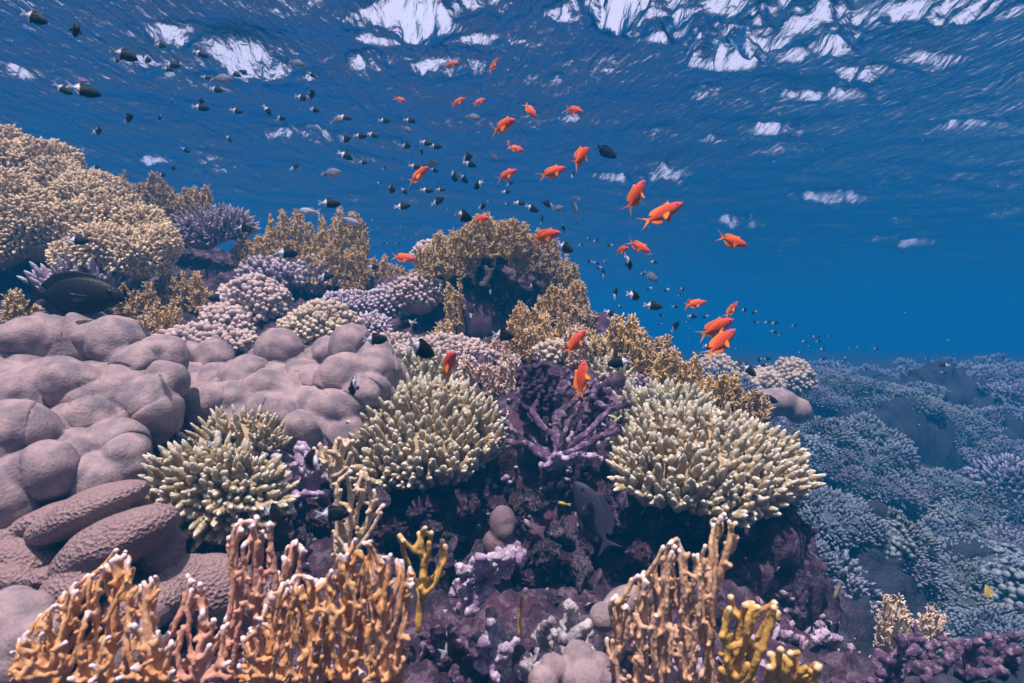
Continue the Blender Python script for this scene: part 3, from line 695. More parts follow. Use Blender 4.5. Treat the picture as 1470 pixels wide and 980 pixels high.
fan('fire_coral', [(340,985),(345,910),(380,880),(395,840),(440,825),(478,815),(496,775),(532,770),(545,800),(565,785),(598,830),(592,900),(580,985)], .90,
    'thick orange fire coral filling the bottom beside the dark recess', 'fire_orange', .0036, .0078, n=3300, thick=.065, seed=65, stubs=.08, rough=.0015, knob=.06, link_p=.07, kill=.0102, up=.35, noise=.26, roots=[(390,1050),(450,1050),(500,1050),(550,1050)], voxel=.0026, tipreach=.02)
fan('fire_coral', [(565,800),(562,760),(580,765),(598,755),(625,752),(645,775),(652,800),(640,850),(600,880),(590,830)], 1.12,
    'thin ochre fire coral with forked antler tips beside the recess', 'fire_yellow', .0048, .0075, n=200, thick=.05, seed=66, kill=.018, up=.3, roots=[(600,905)], voxel=.0026, tipreach=.014)
fan('fire_coral', [(872,985),(868,900),(875,860),(905,840),(935,800),(962,772),(985,790),(1010,790),(1018,755),(1035,725),(1064,755),(1058,810),(1032,850),(1030,900),(1028,985)], 1.0,
    'large pale tan fire coral with many white tips reaching up the recess', 'fire_tan', .0040, .0082, n=2300, thick=.065, seed=67, stubs=.08, rough=.0015, knob=.06, link_p=.07, kill=.0112, up=.6, noise=.2, roots=[(880,1020),(915,1020),(950,1020),(985,1020),(1020,1020)], voxel=.0024, tipreach=.017)
fan('fire_coral', [(1030,985),(1028,890),(1045,850),(1080,865),(1125,862),(1130,885),(1095,905),(1090,985)], .98,
    'golden fire coral growing from the side of the large pale tan one', 'fire_yellow', .0052, .0085, n=500, thick=.07, seed=68, stubs=.08, rough=.0015, knob=.06, link_p=.07, kill=.0135, up=.3, roots=[(1050,1040)], voxel=.0025, tipreach=.015)
fan('fire_coral', [(1085,985),(1100,930),(1125,925),(1160,945),(1185,965),(1185,985)], .92,
    'low golden fire coral at the bottom edge beside the blue slope', 'fire_yellow', .0052, .008, n=320, thick=.06, seed=69, stubs=.08, rough=.0015, knob=.06, link_p=.07, kill=.0135, up=.3, roots=[(1110,1040),(1150,1040)], voxel=.0025, tipreach=.015)
fan('fire_coral', [(470,800),(482,720),(470,690),(500,670),(530,665),(540,700),(556,720),(545,760),(520,800)], 1.3,
    'beige stubby fire coral between two cream finger colonies', 'fire_beige', .0050, .0095, n=520, thick=.06, seed=70, stubs=.08, rough=.0015, knob=.06, link_p=.07, kill=.0145, up=.2, roots=[(500,820)], voxel=.003, tipreach=.014)
fan('fire_coral', [(446,650),(450,635),(485,622),(510,630),(512,660),(500,690),(470,690)], 1.4,
    'beige holed coral crust beside the central cream table', 'fire_beige', .0058, .011, n=260, thick=.06, seed=71, stubs=.08, rough=.0015, knob=.06, link_p=.07, kill=.015, up=0, roots=[(480,700)], voxel=.003, tipreach=.01)
fan('fire_coral', [(740,905),(742,855),(756,845),(758,870),(748,905)], 1.2, 'tiny golden forked twig growing by the drooping lilac plate', 'fire_yellow', .004, .006, n=30, thick=.03, seed=72, kill=.015, roots=[(745,910)], voxel=.002, tipreach=.01)

def midfan(px0, px1, ytop, ybot, d, label, mat='fire_mid', seed=0, r0=.0044, n=420, thick=.12, shape='dome', **kw):
    k = 13; pts = []; r = rs(seed)
    for i in range(k):
        t = i / (k - 1); h = (1 - (2 * t - 1) ** 4 * .5) * r.uniform(.6, 1.0)
        pts.append((px0 + (px1 - px0) * t, ybot - (ybot - ytop) * h))
    poly = [(px0 + 8, ybot)] + pts + [(px1 - 8, ybot)]
    n = int(n * 3.2); a = dict(kill=r0 * 2.6, up=.5, noise=.22, voxel=r0 * .5, tipreach=r0 * 2.2, link_p=.1, smooth_it=1, bow=.05, twigs=.35); a.update(kw)
    return fan('fire_coral', poly, d, label, mat, r0, r0 * 1.7, n=n, thick=thick, seed=seed, roots=[(px0 + (px1 - px0) * (i + .5) / 5, ybot + 8) for i in range(5)], **a)
# behind the cream tables
midfan(648,722,505,590,2.0, 'pinkish fire coral fan behind the central cream table', 'fire_tan', 81)
midfan(700,772,510,585,2.05, 'pinkish fire coral fan beside the dark purple branches', 'fire_tan', 82)
midfan(726,800,425,520,2.35, 'yellow fire coral bush at the mouth of the dark cave', 'fire_yellow', 83, n=520)
midfan(780,862,445,530,2.2, 'yellow fire coral bush behind the single orange fish', 'fire_mid', 84, n=520)
midfan(770,850,395,470,2.6, 'yellow fire coral high on the outer slope of the pinnacle', 'fire_yellow', 85, n=420)
midfan(858,932,446,540,2.25, 'stout ochre fire coral head standing against the open water', 'fire_mid', 86, n=560, r0=.0068)
midfan(925,975,478,555,2.3, 'small ochre fire coral against the water beside the stout head', 'fire_brown', 87, n=240)
midfan(930,1015,494,578,2.0, 'ochre fire coral fan just above the broad cream table', 'fire_mid', 88, n=480)
midfan(995,1070,522,600,1.95, 'golden brown fire coral fan with white edged blades', 'fire_mid', 89, n=420)
midfan(1045,1108,548,618,1.92, 'outermost ochre fire coral at the tip of the outcrop', 'fire_brown', 90, n=260)
knob(797,508,2.15,26, 'small knobby beige coral above the dark purple branches', 'poci_tan', seed=45, n=130, frad=.010, asp=(1.2,.8,.7))
midfan(612,658,458,510,2.5, 'small golden fire coral tuft below the dark cave', 'fire_mid', 91, n=170)
midfan(690,735,480,530,2.3, 'small tan fire coral tuft at the floor of the cave', 'fire_tan', 92, n=170)
midfan(800,850,470,530,2.1, 'pale ochre fire coral beside the stout head', 'fire_tan', 93, n=260)
midfan(748,800,455,525,2.25, 'yellow fire coral filling below the bush at the cave mouth', 'fire_mid', 94, n=380)
midfan(828,878,485,545,2.15, 'ochre fire coral between the pale bush and the stout head', 'fire_brown', 95, n=340)
midfan(900,952,480,548,2.2, 'ochre fire coral at the foot of the stout head', 'fire_mid', 96, n=340)
midfan(962,1020,525,592,2.02, 'golden brown fire coral right behind the broad cream table', 'fire_mid', 97, n=340)
midfan(815,860,425,490,2.5, 'brown fire coral stepping down the outer flank of the pinnacle', 'fire_brown', 98, n=340)
# pinnacle
lumps('reef_pinnacle', [(640,400,34,3.05),(620,430,30,2.95),(700,360,44,3.1),(755,380,40,3.1),(800,420,36,3.1),(820,470,34,3.0),(660,360,34,2.95),(720,345,30,2.85),(770,365,26,2.85),(640,380,26,2.8),(815,440,24,2.85),(830,500,28,2.9),(700,420,40,3.4),(680,340,30,2.8),(735,352,26,2.78)],
 'dark rock pinnacle with a cave, crowned by ochre fire corals', 'crust_rock', cat='rock', voxel=.014, smooth_it=4, noise=.03, nsc=9)
midfan(592,690,328,400,2.75, 'fire coral crown on the inner shoulder of the tall pinnacle', 'fire_mid', 101, n=520, thick=.2)
midfan(655,765,300,372,2.72, 'topmost fire coral crown of the tall pinnacle', 'fire_mid', 102, n=620, thick=.22)
midfan(735,805,325,395,2.78, 'brown fire coral on the outer shoulder of the pinnacle', 'fire_brown', 103, n=420, thick=.2)
midfan(775,840,365,445,2.8, 'dull purple brown fire coral on the outer flank of the pinnacle', 'fire_brown', 104, n=400, thick=.2)
midfan(636,668,392,470,2.62, 'ochre fire coral rib framing the dark cave', 'fire_yellow', 105, n=220, thick=.1)
# ridge
midfan(330,400,318,395,3.0, 'ochre fire coral beside the lilac fingers on the ridge', 'fire_mid', 111, n=420, thick=.2)
midfan(375,455,296,392,3.02, 'ochre fire coral with two grey fish above it', 'fire_mid', 112, n=480, thick=.2)
midfan(445,532,290,400,3.0, 'tallest ochre fire coral of the ridge', 'fire_mid', 113, n=560, thick=.22)
midfan(425,500,335,412,2.95, 'ochre fire coral around the small red fish', 'fire_mid', 114, n=380, thick=.2)
midfan(480,532,350,420,2.95, 'ochre fire coral sloping off the end of the ridge', 'fire_mid', 115, n=300, thick=.2)
midfan(520,565,362,420,3.3, 'low ochre fire coral behind the gap beside the ridge', 'fire_mid', 116, n=240, thick=.2)
midfan(550,600,378,425,3.3, 'low ochre fire coral next to the pinnacle shoulder', 'fire_brown', 117, n=220, thick=.2)
midfan(575,625,385,440,3.0, 'faint ochre fire coral at the foot of the pinnacle', 'fire_brown', 118, n=220, thick=.2)
midfan(130,200,246,300,3.05, 'brown crusty fire coral behind the feathery mound', 'fire_brown', 119, n=360, thick=.2)
midfan(185,262,248,320,3.0, 'brown crusty fire coral on top of the ridge', 'fire_brown', 120, n=420, thick=.2)
midfan(240,312,262,330,3.0, 'brown fire coral at the peak above the lilac fingers', 'fire_brown', 121, n=420, thick=.2)
# between mound and lilac lumps
midfan(150,235,395,475,2.35, 'shaded golden fire coral behind the big lilac lumps', 'fire_yellow', 131, n=420)
midfan(215,310,388,450,2.45, 'golden fire coral bush above the pink knobby mounds', 'fire_mid', 132, n=420)
midfan(195,265,430,490,2.2, 'golden fire coral tuft bordering the low pinkish knobs', 'fire_yellow', 133, n=300)
midfan(0,60,415,470,2.1, 'speckled golden fire coral at the frame edge above the lilac lumps', 'fire_mid', 134, n=260)
midfan(45,110,440,478,1.95, 'low golden fire coral under the big dark fish', 'fire_mid', 135, n=220)

# ------------------------------------------------------------------ dead and overgrown branches
fan('dead_branching_coral', [(705,635),(712,585),(735,550),(765,528),(800,522),(840,535),(880,552),(905,580),(900,615),(850,650),(780,665)], 1.60,
    'dark purple overgrown branching coral between the two cream tables', 'dead_purple', .0085, .016, n=300, thick=.14, seed=141, rough=.0035, stubs=.10, kill=.034, up=-.02, slant=.22, noise=.07, roots=[(800,672)], voxel=.0034, tipreach=.02, link_p=0, knob=.12)
fan('dead_branching_coral', [(742,590),(735,530),(755,512),(790,515),(808,540),(800,600)], 1.75,
    'tangle of almost black purple branches at the back', 'dead_dark', .0065, .010, n=380, thick=.14, seed=142, rough=.007, stubs=.15, kill=.018, up=.2, roots=[(770,610),(750,600)], voxel=.003, knob=.3)
fan('dead_branching_coral', [(820,600),(835,545),(870,550),(905,575),(900,620),(850,640)], 1.75,
    'slanting violet branches reaching towards the broad cream table', 'dead_purple', .008, .013, n=200, thick=.14, seed=143, rough=.007, stubs=.15, kill=.024, up=0, roots=[(825,640)], voxel=.0034, knob=.3)
fan('dead_branching_coral', [(770,665),(800,640),(860,640),(870,660),(820,675)], 1.6,
    'pale crusted spur below the dark purple branches', 'dead_lilac', .008, .012, n=90, thick=.1, seed=144, rough=.007, stubs=.15, kill=.024, up=0, roots=[(790,672)], voxel=.0034, knob=.3)
fan('dead_branching_coral', [(648,875),(640,840),(660,805),(700,790),(745,783),(752,800),(720,830),(690,880),(665,885)], 1.2,
    'drooping lilac plate of dead coral with dangling fingers', 'dead_lilac', .0075, .0125, n=240, thick=.10, seed=145, rough=.007, stubs=.15, kill=.019, up=-.35, noise=.1, roots=[(752,790),(735,788)], voxel=.003, knob=.25, slant=-.05)
fan('dead_branching_coral', [(745,985),(750,930),(770,885),(800,880),(812,850),(830,860),(850,900),(865,985)], 1.15,
    'crusty pale grey rubble branches beside the large pale tan fire coral', 'dead_grey', .0085, .014, n=330, thick=.16, seed=146, rough=.007, stubs=.15, kill=.022, up=0, roots=[(780,1000),(830,1000)], voxel=.0034, knob=.35)
fan('dead_branching_coral', [(690,985),(680,925),(700,880),(740,900),(745,985)], 1.2,
    'crusty lilac rubble branches at the bottom of the recess', 'dead_lilac', .008, .013, n=180, thick=.14, seed=147, rough=.007, stubs=.15, kill=.022, up=0, roots=[(710,1000)], voxel=.0034, knob=.35)
fan('dead_branching_coral', [(600,985),(605,900),(640,885),(680,910),(685,985)], 1.2,
    'purple crusted rubble branches beside the thick orange fire coral', 'dead_purple', .008, .013, n=220, thick=.14, seed=148, rough=.007, stubs=.15, kill=.022, up=0, roots=[(640,1000)], voxel=.0034, knob=.35)
fan('dead_branching_coral', [(385,680),(390,640),(430,625),(470,650),(480,720),(430,740)], 1.5,
    'purple and lilac crusted lumps between the cream colonies', 'dead_lilac', .009, .015, n=190, thick=.14, seed=149, rough=.007, stubs=.15, kill=.024, up=0, roots=[(430,740)], voxel=.0036, knob=.35)
fan('dead_branching_coral', [(175,620),(180,590),(230,585),(240,630),(225,700),(190,690)], 1.5,
    'dark purple crusted rubble in the gap between the two lilac masses', 'dead_purple', .008, .013, n=180, thick=.14, seed=150, rough=.007, stubs=.15, kill=.022, up=0, roots=[(210,710)], voxel=.0036, knob=.35)
fan('dead_branching_coral', [(1240,985),(1250,930),(1310,900),(1380,915),(1470,905),(1480,985)], 1.35,
    'dim crusted rubble branches at the corner of the blue slope', 'dead_purple', .0085, .014, n=420, thick=.3, seed=151, rough=.007, stubs=.15, kill=.024, up=0, roots=[(1270,1000),(1350,1000),(1430,1000)], voxel=.004, knob=.35)
fan('dead_branching_coral', [(1150,940),(1170,880),(1200,900),(1250,930),(1260,985),(1180,985)], 1.5,
    'dim lilac rubble at the foot of the whip coral', 'dead_lilac', .008, .012, n=160, thick=.2, seed=152, rough=.007, stubs=.15, kill=.024, up=0, roots=[(1200,1000)], voxel=.004, knob=.35)
fan('yellow_branching_coral', [(1255,935),(1258,890),(1268,858),(1296,856),(1308,895),(1335,872),(1360,890),(1352,920),(1320,940)], 1.5,
    'bright yellow branching coral with thin upright twigs on the blue slope', 'fire_beige', .0036, .0065, n=900, thick=.09, seed=153, kill=.0095, up=.5, roots=[(1275,950),(1310,955)], voxel=.0022, link_p=0, cat='coral', twigs=.15)

# whip coral
pts = np.array([P(1176, 900, 1.75), P(1184, 880, 1.75), P(1197, 858, 1.75), P(1208, 836, 1.74)])
b = Buf(); fingers(b, pts[:-1], pts[1:], np.full(3, .006), 5, 7, lambda t: np.ones_like(t), .2, 1); b.tip = [np.zeros(len(x)) for x in b.V]
me = b.mesh('whip_coral'); c = recentre(me); put('whip_coral', me, M['whip'], 'thin slanting whip coral rod over the dark hollow', 'coral', None, c)

# ------------------------------------------------------------------ encrusted rocks along the shaded recess
RK = rs(900); rocks = []
vars_ = []
for k in range(6):
    b = Buf(); sphere(b, (0, 0, 0), (1, .9, .75), 40, 26)
    me = b.mesh('encrusted_rock'); V = coords(me); V2 = V * 1.0 + np.stack([fbm(V * 1.6 + k * 9 + j * 31, 3) for j in range(3)], -1) * .28
    V2 += V * (np.abs(fbm(V * 5 + k * 5, 3)) * .22)[:, None]; set_co(me, V2); set_tip(me, np.zeros(len(V)))
    vars_.append(me)
def rockmat(nm, body, patch, crust):
    return coral_mat(nm, body, (.5, .4, .5), vary=tuple(c * .4 for c in body), patch=patch, pamt=.8, nscale=5, crust=crust, cscale=3.2, bump=.25, bscale=11)
rockm = [rockmat('rock_magenta', (.17, .07, .13), (.28, .10, .20), (.34, .24, .34)), rockmat('rock_purple', (.12, .07, .13), (.22, .12, .25), (.42, .32, .42)),
         rockmat('rock_brown', (.13, .08, .08), (.2, .1, .12), (.3, .22, .26)), rockmat('rock_lilac', (.28, .19, .28), (.3, .14, .26), (.5, .42, .5))]
def rock(px, py, d, rp, label, mi):
    me = vars_[RK.randint(6)].copy(); me.materials.append(rockm[mi]); r_ = rp * d / F
    o = put('encrusted_rock', me, None, label, 'rock', 'encrusted rocks of the shaded recess', P(px, py, d)); o.scale = (r_, r_ * .8, r_ * RK.uniform(.6, .9))
    o.rotation_euler = tuple(RK.uniform(0, 6.28, 3)); return o
zone = [('in the recess under the central cream table', 560, 760, 700, 790), ('in the recess below the dark purple branches', 740, 900, 700, 800), ('in the recess under the broad cream table', 900, 1090, 730, 830),
        ('low in the recess behind the drooping lilac plate', 620, 860, 800, 890), ('on the outer shaded corner of the outcrop', 1060, 1150, 740, 930), ('between the two cream colonies over the orange coral', 400, 560, 690, 820),
        ('beside the ribbed mauve coral under the lilac lumps', 150, 250, 690, 720), ('at the bottom behind the crusty rubble', 640, 880, 890, 960), ('behind the large pale tan fire coral', 860, 1080, 820, 900)]
coln = ['magenta', 'purple', 'brown', 'lilac']
dep = lambda x, y: 1.60 - max(0, (y - 780)) * .0008 + (.06 if x > 1060 else 0)
for zi, (zn, xa, xb, ya, yb) in enumerate(zone):
    m = [13, 13, 13, 12, 16, 14, 6, 10, 10][zi]; items = sorted([(RK.uniform(xa, xb), RK.uniform(ya, yb), RK.uniform(12, 30), RK.choice([0, 0, 1, 1, 2, 3])) for _ in range(m)])
    cn = {}
    for (x, y, rp, mi) in items:
        cn[mi] = cn.get(mi, 0) + 1
        dd = dep(x, y) + RK.uniform(-.05, .05)
        if zi in (5,): dd = 1.45
        if zi == 6: dd = 1.35
        if zi == 7: dd = 1.38
        tot = sum(1 for q in items if q[3] == mi)
        o_ = ['first', 'second', 'third', 'fourth', 'fifth', 'sixth', 'seventh', 'eighth', 'ninth', 'tenth', 'eleventh', 'twelfth'][cn[mi] - 1]
        rock(x, y, dd, rp, '%s crusted rock %s%s' % (coln[mi], zn, '' if tot == 1 else ', ' + o_ + ' from lilac lumps'), mi)

# loose crust and rubble bits that nobody could count
b = Buf(); r = rs(77); n = 9500
X = r.uniform(-1.0, 1.5, n * 3); Y = r.uniform(1.05, 3.0, n * 3); keep = np.abs(X / Y) < .95; X, Y = X[keep][:n], Y[keep][:n]; Z = ground0(X, Y)
B0 = np.stack([X, Y, Z - .01], -1); dv = r.normal(0, 1, (len(X), 3)); dv[:, 2] = np.abs(dv[:, 2]) + .2; dv[:, 1] -= .4; dv /= np.linalg.norm(dv, axis=1, keepdims=True)
fingers(b, B0, B0 + dv * r.uniform(.018, .05, (len(X), 1)), r.uniform(.005, .011, len(X)), 7, 6, KNOB, .25, 5, 1, 1, .4)
me = b.mesh('coral_rubble'); rm = coral_mat('rubble', (.24, .15, .22), (.46, .38, .45), vary=(.07, .035, .06), patch=(.3, .12, .22), pamt=.8, nscale=14, crust=(.45, .36, .44), cscale=9, t0=.6, t1=1, bump=.004, bscale=140)
put('coral_rubble', me, rm, None, None, kind='stuff')['label'] = 'small crusted rubble and stubs covering the reef rock'

# ------------------------------------------------------------------ blue grey plate corals of the slope beyond
pv_ = []
for k in range(6):
    pv_.append(finger_dome('plate_coral', (1, .8, .42 + .06 * k), 420, .22, .040, seed=300 + k, maxth=1.75, tilt=(0, 0, 1), rings=5, sides=5, bump=.15, side_f=1, prof=KNOB, up=.3, core=.86, noise=.35, jitlen=.5, bend=.2))
for k in range(2):
    pv_.append(finger_dome('plate_coral', (.95, .8, .62), 240, .10, .070, seed=320 + k, maxth=1.8, rings=5, sides=6, bump=.12, side_f=1, prof=KNOB, up=.1, core=.88, noise=.2, jitlen=.4))
    b = Buf(); sphere(b, (0, 0, 0), (.9, .8, .55), 44, 26, noise=.16, ns=2.6 + k); sphere(b, (.5, -.3, -.05), (.5, .5, .42), 30, 18, noise=.12, ns=3)
    pv_.append(b.mesh('plate_coral'))
pm = [M['plate'], coral_mat('plate_coral_lilac', (.11, .12, .17), (.40, .42, .54), vary=(.06, .06, .10), t0=.3, t1=1, nscale=1.5, bump=.01, bscale=20), coral_mat('plate_coral_dull', (.09, .11, .11), (.34, .4, .42), vary=(.05, .065, .07), t0=.3, t1=1, nscale=1.5, bump=.01, bscale=20)]
def plate(px, py, d, rp, label, group, seed):
    q = rs(seed); me = pv_[q.choice([0, 1, 2, 3, 4, 5, 0, 1, 2, 3, 4, 5, 6, 8])].copy(); me.materials.append(pm[q.choice([0, 0, 1, 2])])
    s = rp * d / F; p = P(px, py, d)
    o = put('plate_coral', me, None, label, 'coral', group, p); o.scale = (s, s * 1.0, s * q.uniform(.8, 1.1))
    e = .05; gx = (ground(p[0] + e, p[1]) - ground(p[0] - e, p[1])) / (2 * e)
    o.rotation_euler = (math.radians(q.uniform(5, 22)), math.radians(q.uniform(-8, 8)) + math.atan(max(-.6, min(.6, -gx))) * .5, q.uniform(0, 6.28) if False else q.uniform(-.5, .5))
    return o
def band(pts, rp, d0, name, group, seed, rows=2, dy=24, step=.95):
    """a run of colonies along a crest given in photo pixels with distances"""
    q = rs(seed); pts = np.array(pts, float); seg = np.linalg.norm(np.diff(pts[:, :2], axis=0), axis=1); L = seg.sum(); nn = int(L / (rp * step)); k = 0
    lab = ORD
    for row in range(rows):
        for i in range(nn):
            s = (i + .5 + .5 * (row % 2)) / nn * L; j = 0
            while j < len(seg) - 1 and s > seg[j]: s -= seg[j]; j += 1
            t = min(1, s / seg[j]); a = pts[j] * (1 - t) + pts[j + 1] * t
            x = a[0] + q.uniform(-.2, .2) * rp; y = a[1] + row * dy + q.uniform(-.15, .15) * rp; d = a[2] - row * .12 + q.uniform(-.05, .05)
            if x > 1530: continue
            plate(x, y, d, rp * q.uniform(.8, 1.2), '%s, %s in the %s row' % (name, lab[i % len(lab)], ['top', 'second', 'third', 'fourth'][row]), group, seed * 100 + k); k += 1
ORD = ['first', 'second', 'third', 'fourth', 'fifth', 'sixth', 'seventh', 'eighth', 'ninth', 'tenth', 'eleventh', 'twelfth', 'thirteenth', 'fourteenth', 'fifteenth', 'sixteenth', 'seventeenth', 'eighteenth', 'nineteenth', 'twentieth', 'twenty-first', 'twenty-second', 'twenty-third', 'twenty-fourth', 'twenty-fifth', 'twenty-sixth', 'twenty-seventh', 'twenty-eighth', 'twenty-ninth', 'thirtieth']
band([(1130,712,3.01),(1240,745,2.94),(1300,790,2.94),(1400,850,2.94),(1500,900,2.87)], 48, 0, 'pale plate coral on the near blue ridge', 'plate corals of the near blue ridge', 11, rows=2, dy=28)
band([(1330,775,3.36),(1430,800,3.36),(1500,830,3.36)], 44, 0, 'blue plate coral behind the near blue ridge', 'plate corals behind the near blue ridge', 12, rows=2, dy=30)
band([(1010,560,4.27),(1090,590,4.34),(1150,618,4.27),(1300,680,4.2),(1380,712,4.06),(1500,755,3.92)], 34, 0, 'blue plate coral on the long sloping ridge', 'plate corals of the long sloping ridge', 13, rows=3, dy=22)
band([(1240,905,2.73),(1300,880,2.73),(1380,900,2.66),(1480,940,2.45)], 40, 0, 'dim plate coral at the low corner of the slope', 'plate corals at the low corner of the slope', 14, rows=1)
band([(1330,600,5.74),(1400,610,5.74),(1480,600,5.88)], 34, 0, 'blue plate coral on the middle shelf', 'plate corals of the middle shelf', 15, rows=3, dy=24)
band([(1230,605,5.6),(1300,620,5.46),(1340,640,5.46)], 26, 0, 'lone plate coral heads over the dark hollow', 'plate corals over the dark hollow', 16, rows=1)
band([(1080,552,6),(1180,556,6),(1280,566,6.12),(1350,580,6.24)], 26, 0, 'hazy plate coral on the far shelf', 'plate corals of the far shelf', 17, rows=2, dy=16)
band([(1340,560,6.6),(1400,548,6.72),(1500,552,6.72)], 30, 0, 'hazy plate coral on the far rise', 'plate corals of the far rise', 18, rows=2, dy=20)
band([(1100,545,8.4),(1250,550,8.64),(1350,545,9)], 18, 0, 'faint plate coral on the farthest rim', 'plate corals of the farthest rim', 19, rows=1)
band([(1140,585,6.0),(1220,600,5.9),(1300,585,6.3),(1400,590,6.3),(1500,590,6.3)], 30, 0, 'hazy plate coral under the far shelf', 'plate corals under the far shelf', 20, rows=1)
band([(1380,665,5.5),(1440,655,5.5),(1500,670,5.4)], 32, 0, 'blue plate coral low on the middle shelf', 'plate corals low on the middle shelf', 21, rows=2, dy=26)
band([(1180,550,8.2),(1300,552,8.2),(1420,545,8.6),(1500,540,8.8)], 20, 0, 'faint plate coral before the farthest rim', 'plate corals before the farthest rim', 22, rows=2, dy=10)
band([(1190,800,3.1),(1240,835,3.15),(1300,850,3.1)], 30, 0, 'dim plate coral in the dark blue hollow', 'plate corals in the dark blue hollow', 23, rows=1)
knob(1090,556,4.6,34, 'greenish knobby coral head on the far shelf edge', 'poci_tan', seed=321, n=200, frad=.02, flen=.05)
knob(1135,545,5.0,30, 'hazy round coral head standing above the far shelf', 'poci_tan', seed=322, n=200, frad=.018, flen=.05, asp=(1,1,1))
knob(1030,530,5.2,26, 'faint round coral head beyond the orange pair of fish', 'poci_tan', seed=323, n=160, frad=.018, flen=.05, asp=(1,1,.8))

# smaller heads scattered over the rest of the slope
q_ = rs(4242); cnt_ = 0
while cnt_ < 130:
    yy_ = math.exp(q_.uniform(math.log(2.3), math.log(11))); ax_ = q_.uniform(.38, 1.0); xx_ = ax_ * yy_
    if xx_ < .95 + (yy_ - 2.3) * .33: continue
    z_ = ground(xx_, yy_); px_ = 735 + F * xx_ / yy_; py_ = 490 - F * z_ / yy_
    s_ = q_.uniform(.12, .26) * (1 + .06 * yy_)
    plate(px_, py_, yy_, s_ * F / yy_, 'small blue grey coral head dotted between the ridges of the far slope', 'small coral heads of the far slope', 9000 + cnt_); cnt_ += 1

# drifting specks
q_ = rs(99); b = Buf()
for k in range(420):
    d_ = q_.uniform(.7, 5.0); p_ = P(q_.uniform(-50, 1520), q_.uniform(-20, 900), d_)
    if p_[2] < ground(p_[0], p_[1]) + .05: continue
    r_ = q_.uniform(.0006, .0016) * (.6 + .25 * d_); sphere(b, p_, (r_, r_, r_ * .8), 8, 6)
me = b.mesh('drifting_specks')
put('drifting_specks', me, coral_mat('speck', (.6, .45, .5), (.7, .6, .6), bump=0.0001), None, None, kind='stuff')['label'] = 'tiny pale specks drifting in the water'

# ------------------------------------------------------------------ fish
def fish_mat(name, stops, axis='X', noise=.03, rough=.5, belly=None, spec=.15):
    m, n, l, b = newmat(name); b.inputs['Roughness'].default_value = rough; b.inputs['Specular IOR Level'].default_value = spec
    tc = n.new('ShaderNodeTexCoord'); sx = n.new('ShaderNodeSeparateXYZ'); l.new(tc.outputs['Object'], sx.inputs[0])
    no = n.new('ShaderNodeTexNoise'); no.inputs['Scale'].default_value = 9; l.new(tc.outputs['Object'], no.inputs['Vector'])
    ad = n.new('ShaderNodeMath'); ad.operation = 'MULTIPLY_ADD'; l.new(no.outputs['Fac'], ad.inputs[0]); ad.inputs[1].default_value = noise * 2; l.new(sx.outputs[axis], ad.inputs[2])
    mr = n.new('ShaderNodeMapRange'); mr.inputs[1].default_value = -.5 + noise; mr.inputs[2].default_value = .5 + noise; l.new(ad.outputs[0], mr.inputs[0])
    rp = ramp(n, stops); l.new(mr.outputs[0], rp.inputs[0]); cur = rp.outputs[0]
    if belly:
        m2 = n.new('ShaderNodeMapRange'); m2.inputs[1].default_value = .02; m2.inputs[2].default_value = -.1; l.new(sx.outputs['Z'], m2.inputs[0])
        mx = n.new('ShaderNodeMixRGB'); l.new(m2.outputs[0], mx.inputs[0]); l.new(cur, mx.inputs[1]); mx.inputs[2].default_value = (*belly, 1); cur = mx.outputs[0]
    l.new(cur, b.inputs['Base Color'])
    bp = n.new('ShaderNodeBump'); bp.inputs['Distance'].default_value = .0006; vo = n.new('ShaderNodeTexVoronoi'); vo.inputs['Scale'].default_value = 45
    l.new(tc.outputs['Object'], vo.inputs['Vector']); l.new(vo.outputs['Distance'], bp.inputs['Height']); l.new(bp.outputs[0], b.inputs['Normal'])
    return m
blk = (.006, .006, .008); wht = (.70, .70, .76)
FM = {'damsel': fish_mat('damsel_half_black', [(.0, wht), (.36, wht), (.40, blk), (1, blk)]),
      'damsel_rear': fish_mat('damsel_pale_rear', [(0, (.40, .42, .52)), (1, (.5, .52, .6))]),
      'anthias': fish_mat('anthias_orange', [(0, (.80, .20, .03)), (.3, (.66, .075, .02)), (.8, (.66, .065, .03)), (1, (.55, .07, .10))], belly=(.85, .20, .08)),
      'anthias_fin': fish_mat('anthias_yellow_fin', [(0, (.9, .30, .03)), (.35, (.9, .2, .03)), (1, (.92, .30, .05))]),
      'grey': fish_mat('grey_damsel', [(0, (.12, .13, .17)), (1, (.16, .17, .22))], belly=(.35, .36, .42)),
      'silver': fish_mat('silver_damsel', [(0, (.3, .33, .4)), (1, (.34, .36, .44))], belly=(.6, .62, .68)),
      'dark': fish_mat('dark_surgeon', [(0, (.010, .010, .016)), (1, (.014, .012, .016))]),
      'slate': fish_mat('slate_damsel', [(0, (.028, .030, .046)), (1, (.036, .036, .052))]),
      'yellow': fish_mat('yellow_fish', [(0, (.6, .42, .05)), (1, (.55, .4, .06))]),
      'purple': fish_mat('purple_fish', [(0, (.3, .16, .32)), (1, (.34, .18, .34))]),
      'wrasse': fish_mat('wrasse', [(0, (.75, .55, .05)), (.5, (.7, .5, .05)), (.6, blk), (1, blk)])}
def plain(name, c, r=.3):
    m, n, l, b = newmat(name); b.inputs['Base Color'].default_value = (*c, 1); b.inputs['Roughness'].default_value = r; return m
EYE = plain('fish_eye_dark', (.01, .01, .015), .15); EYEV = plain('fish_eye_violet', (.25, .06, .3), .2); IRIS = plain('fish_iris', (.35, .3, .2), .3)

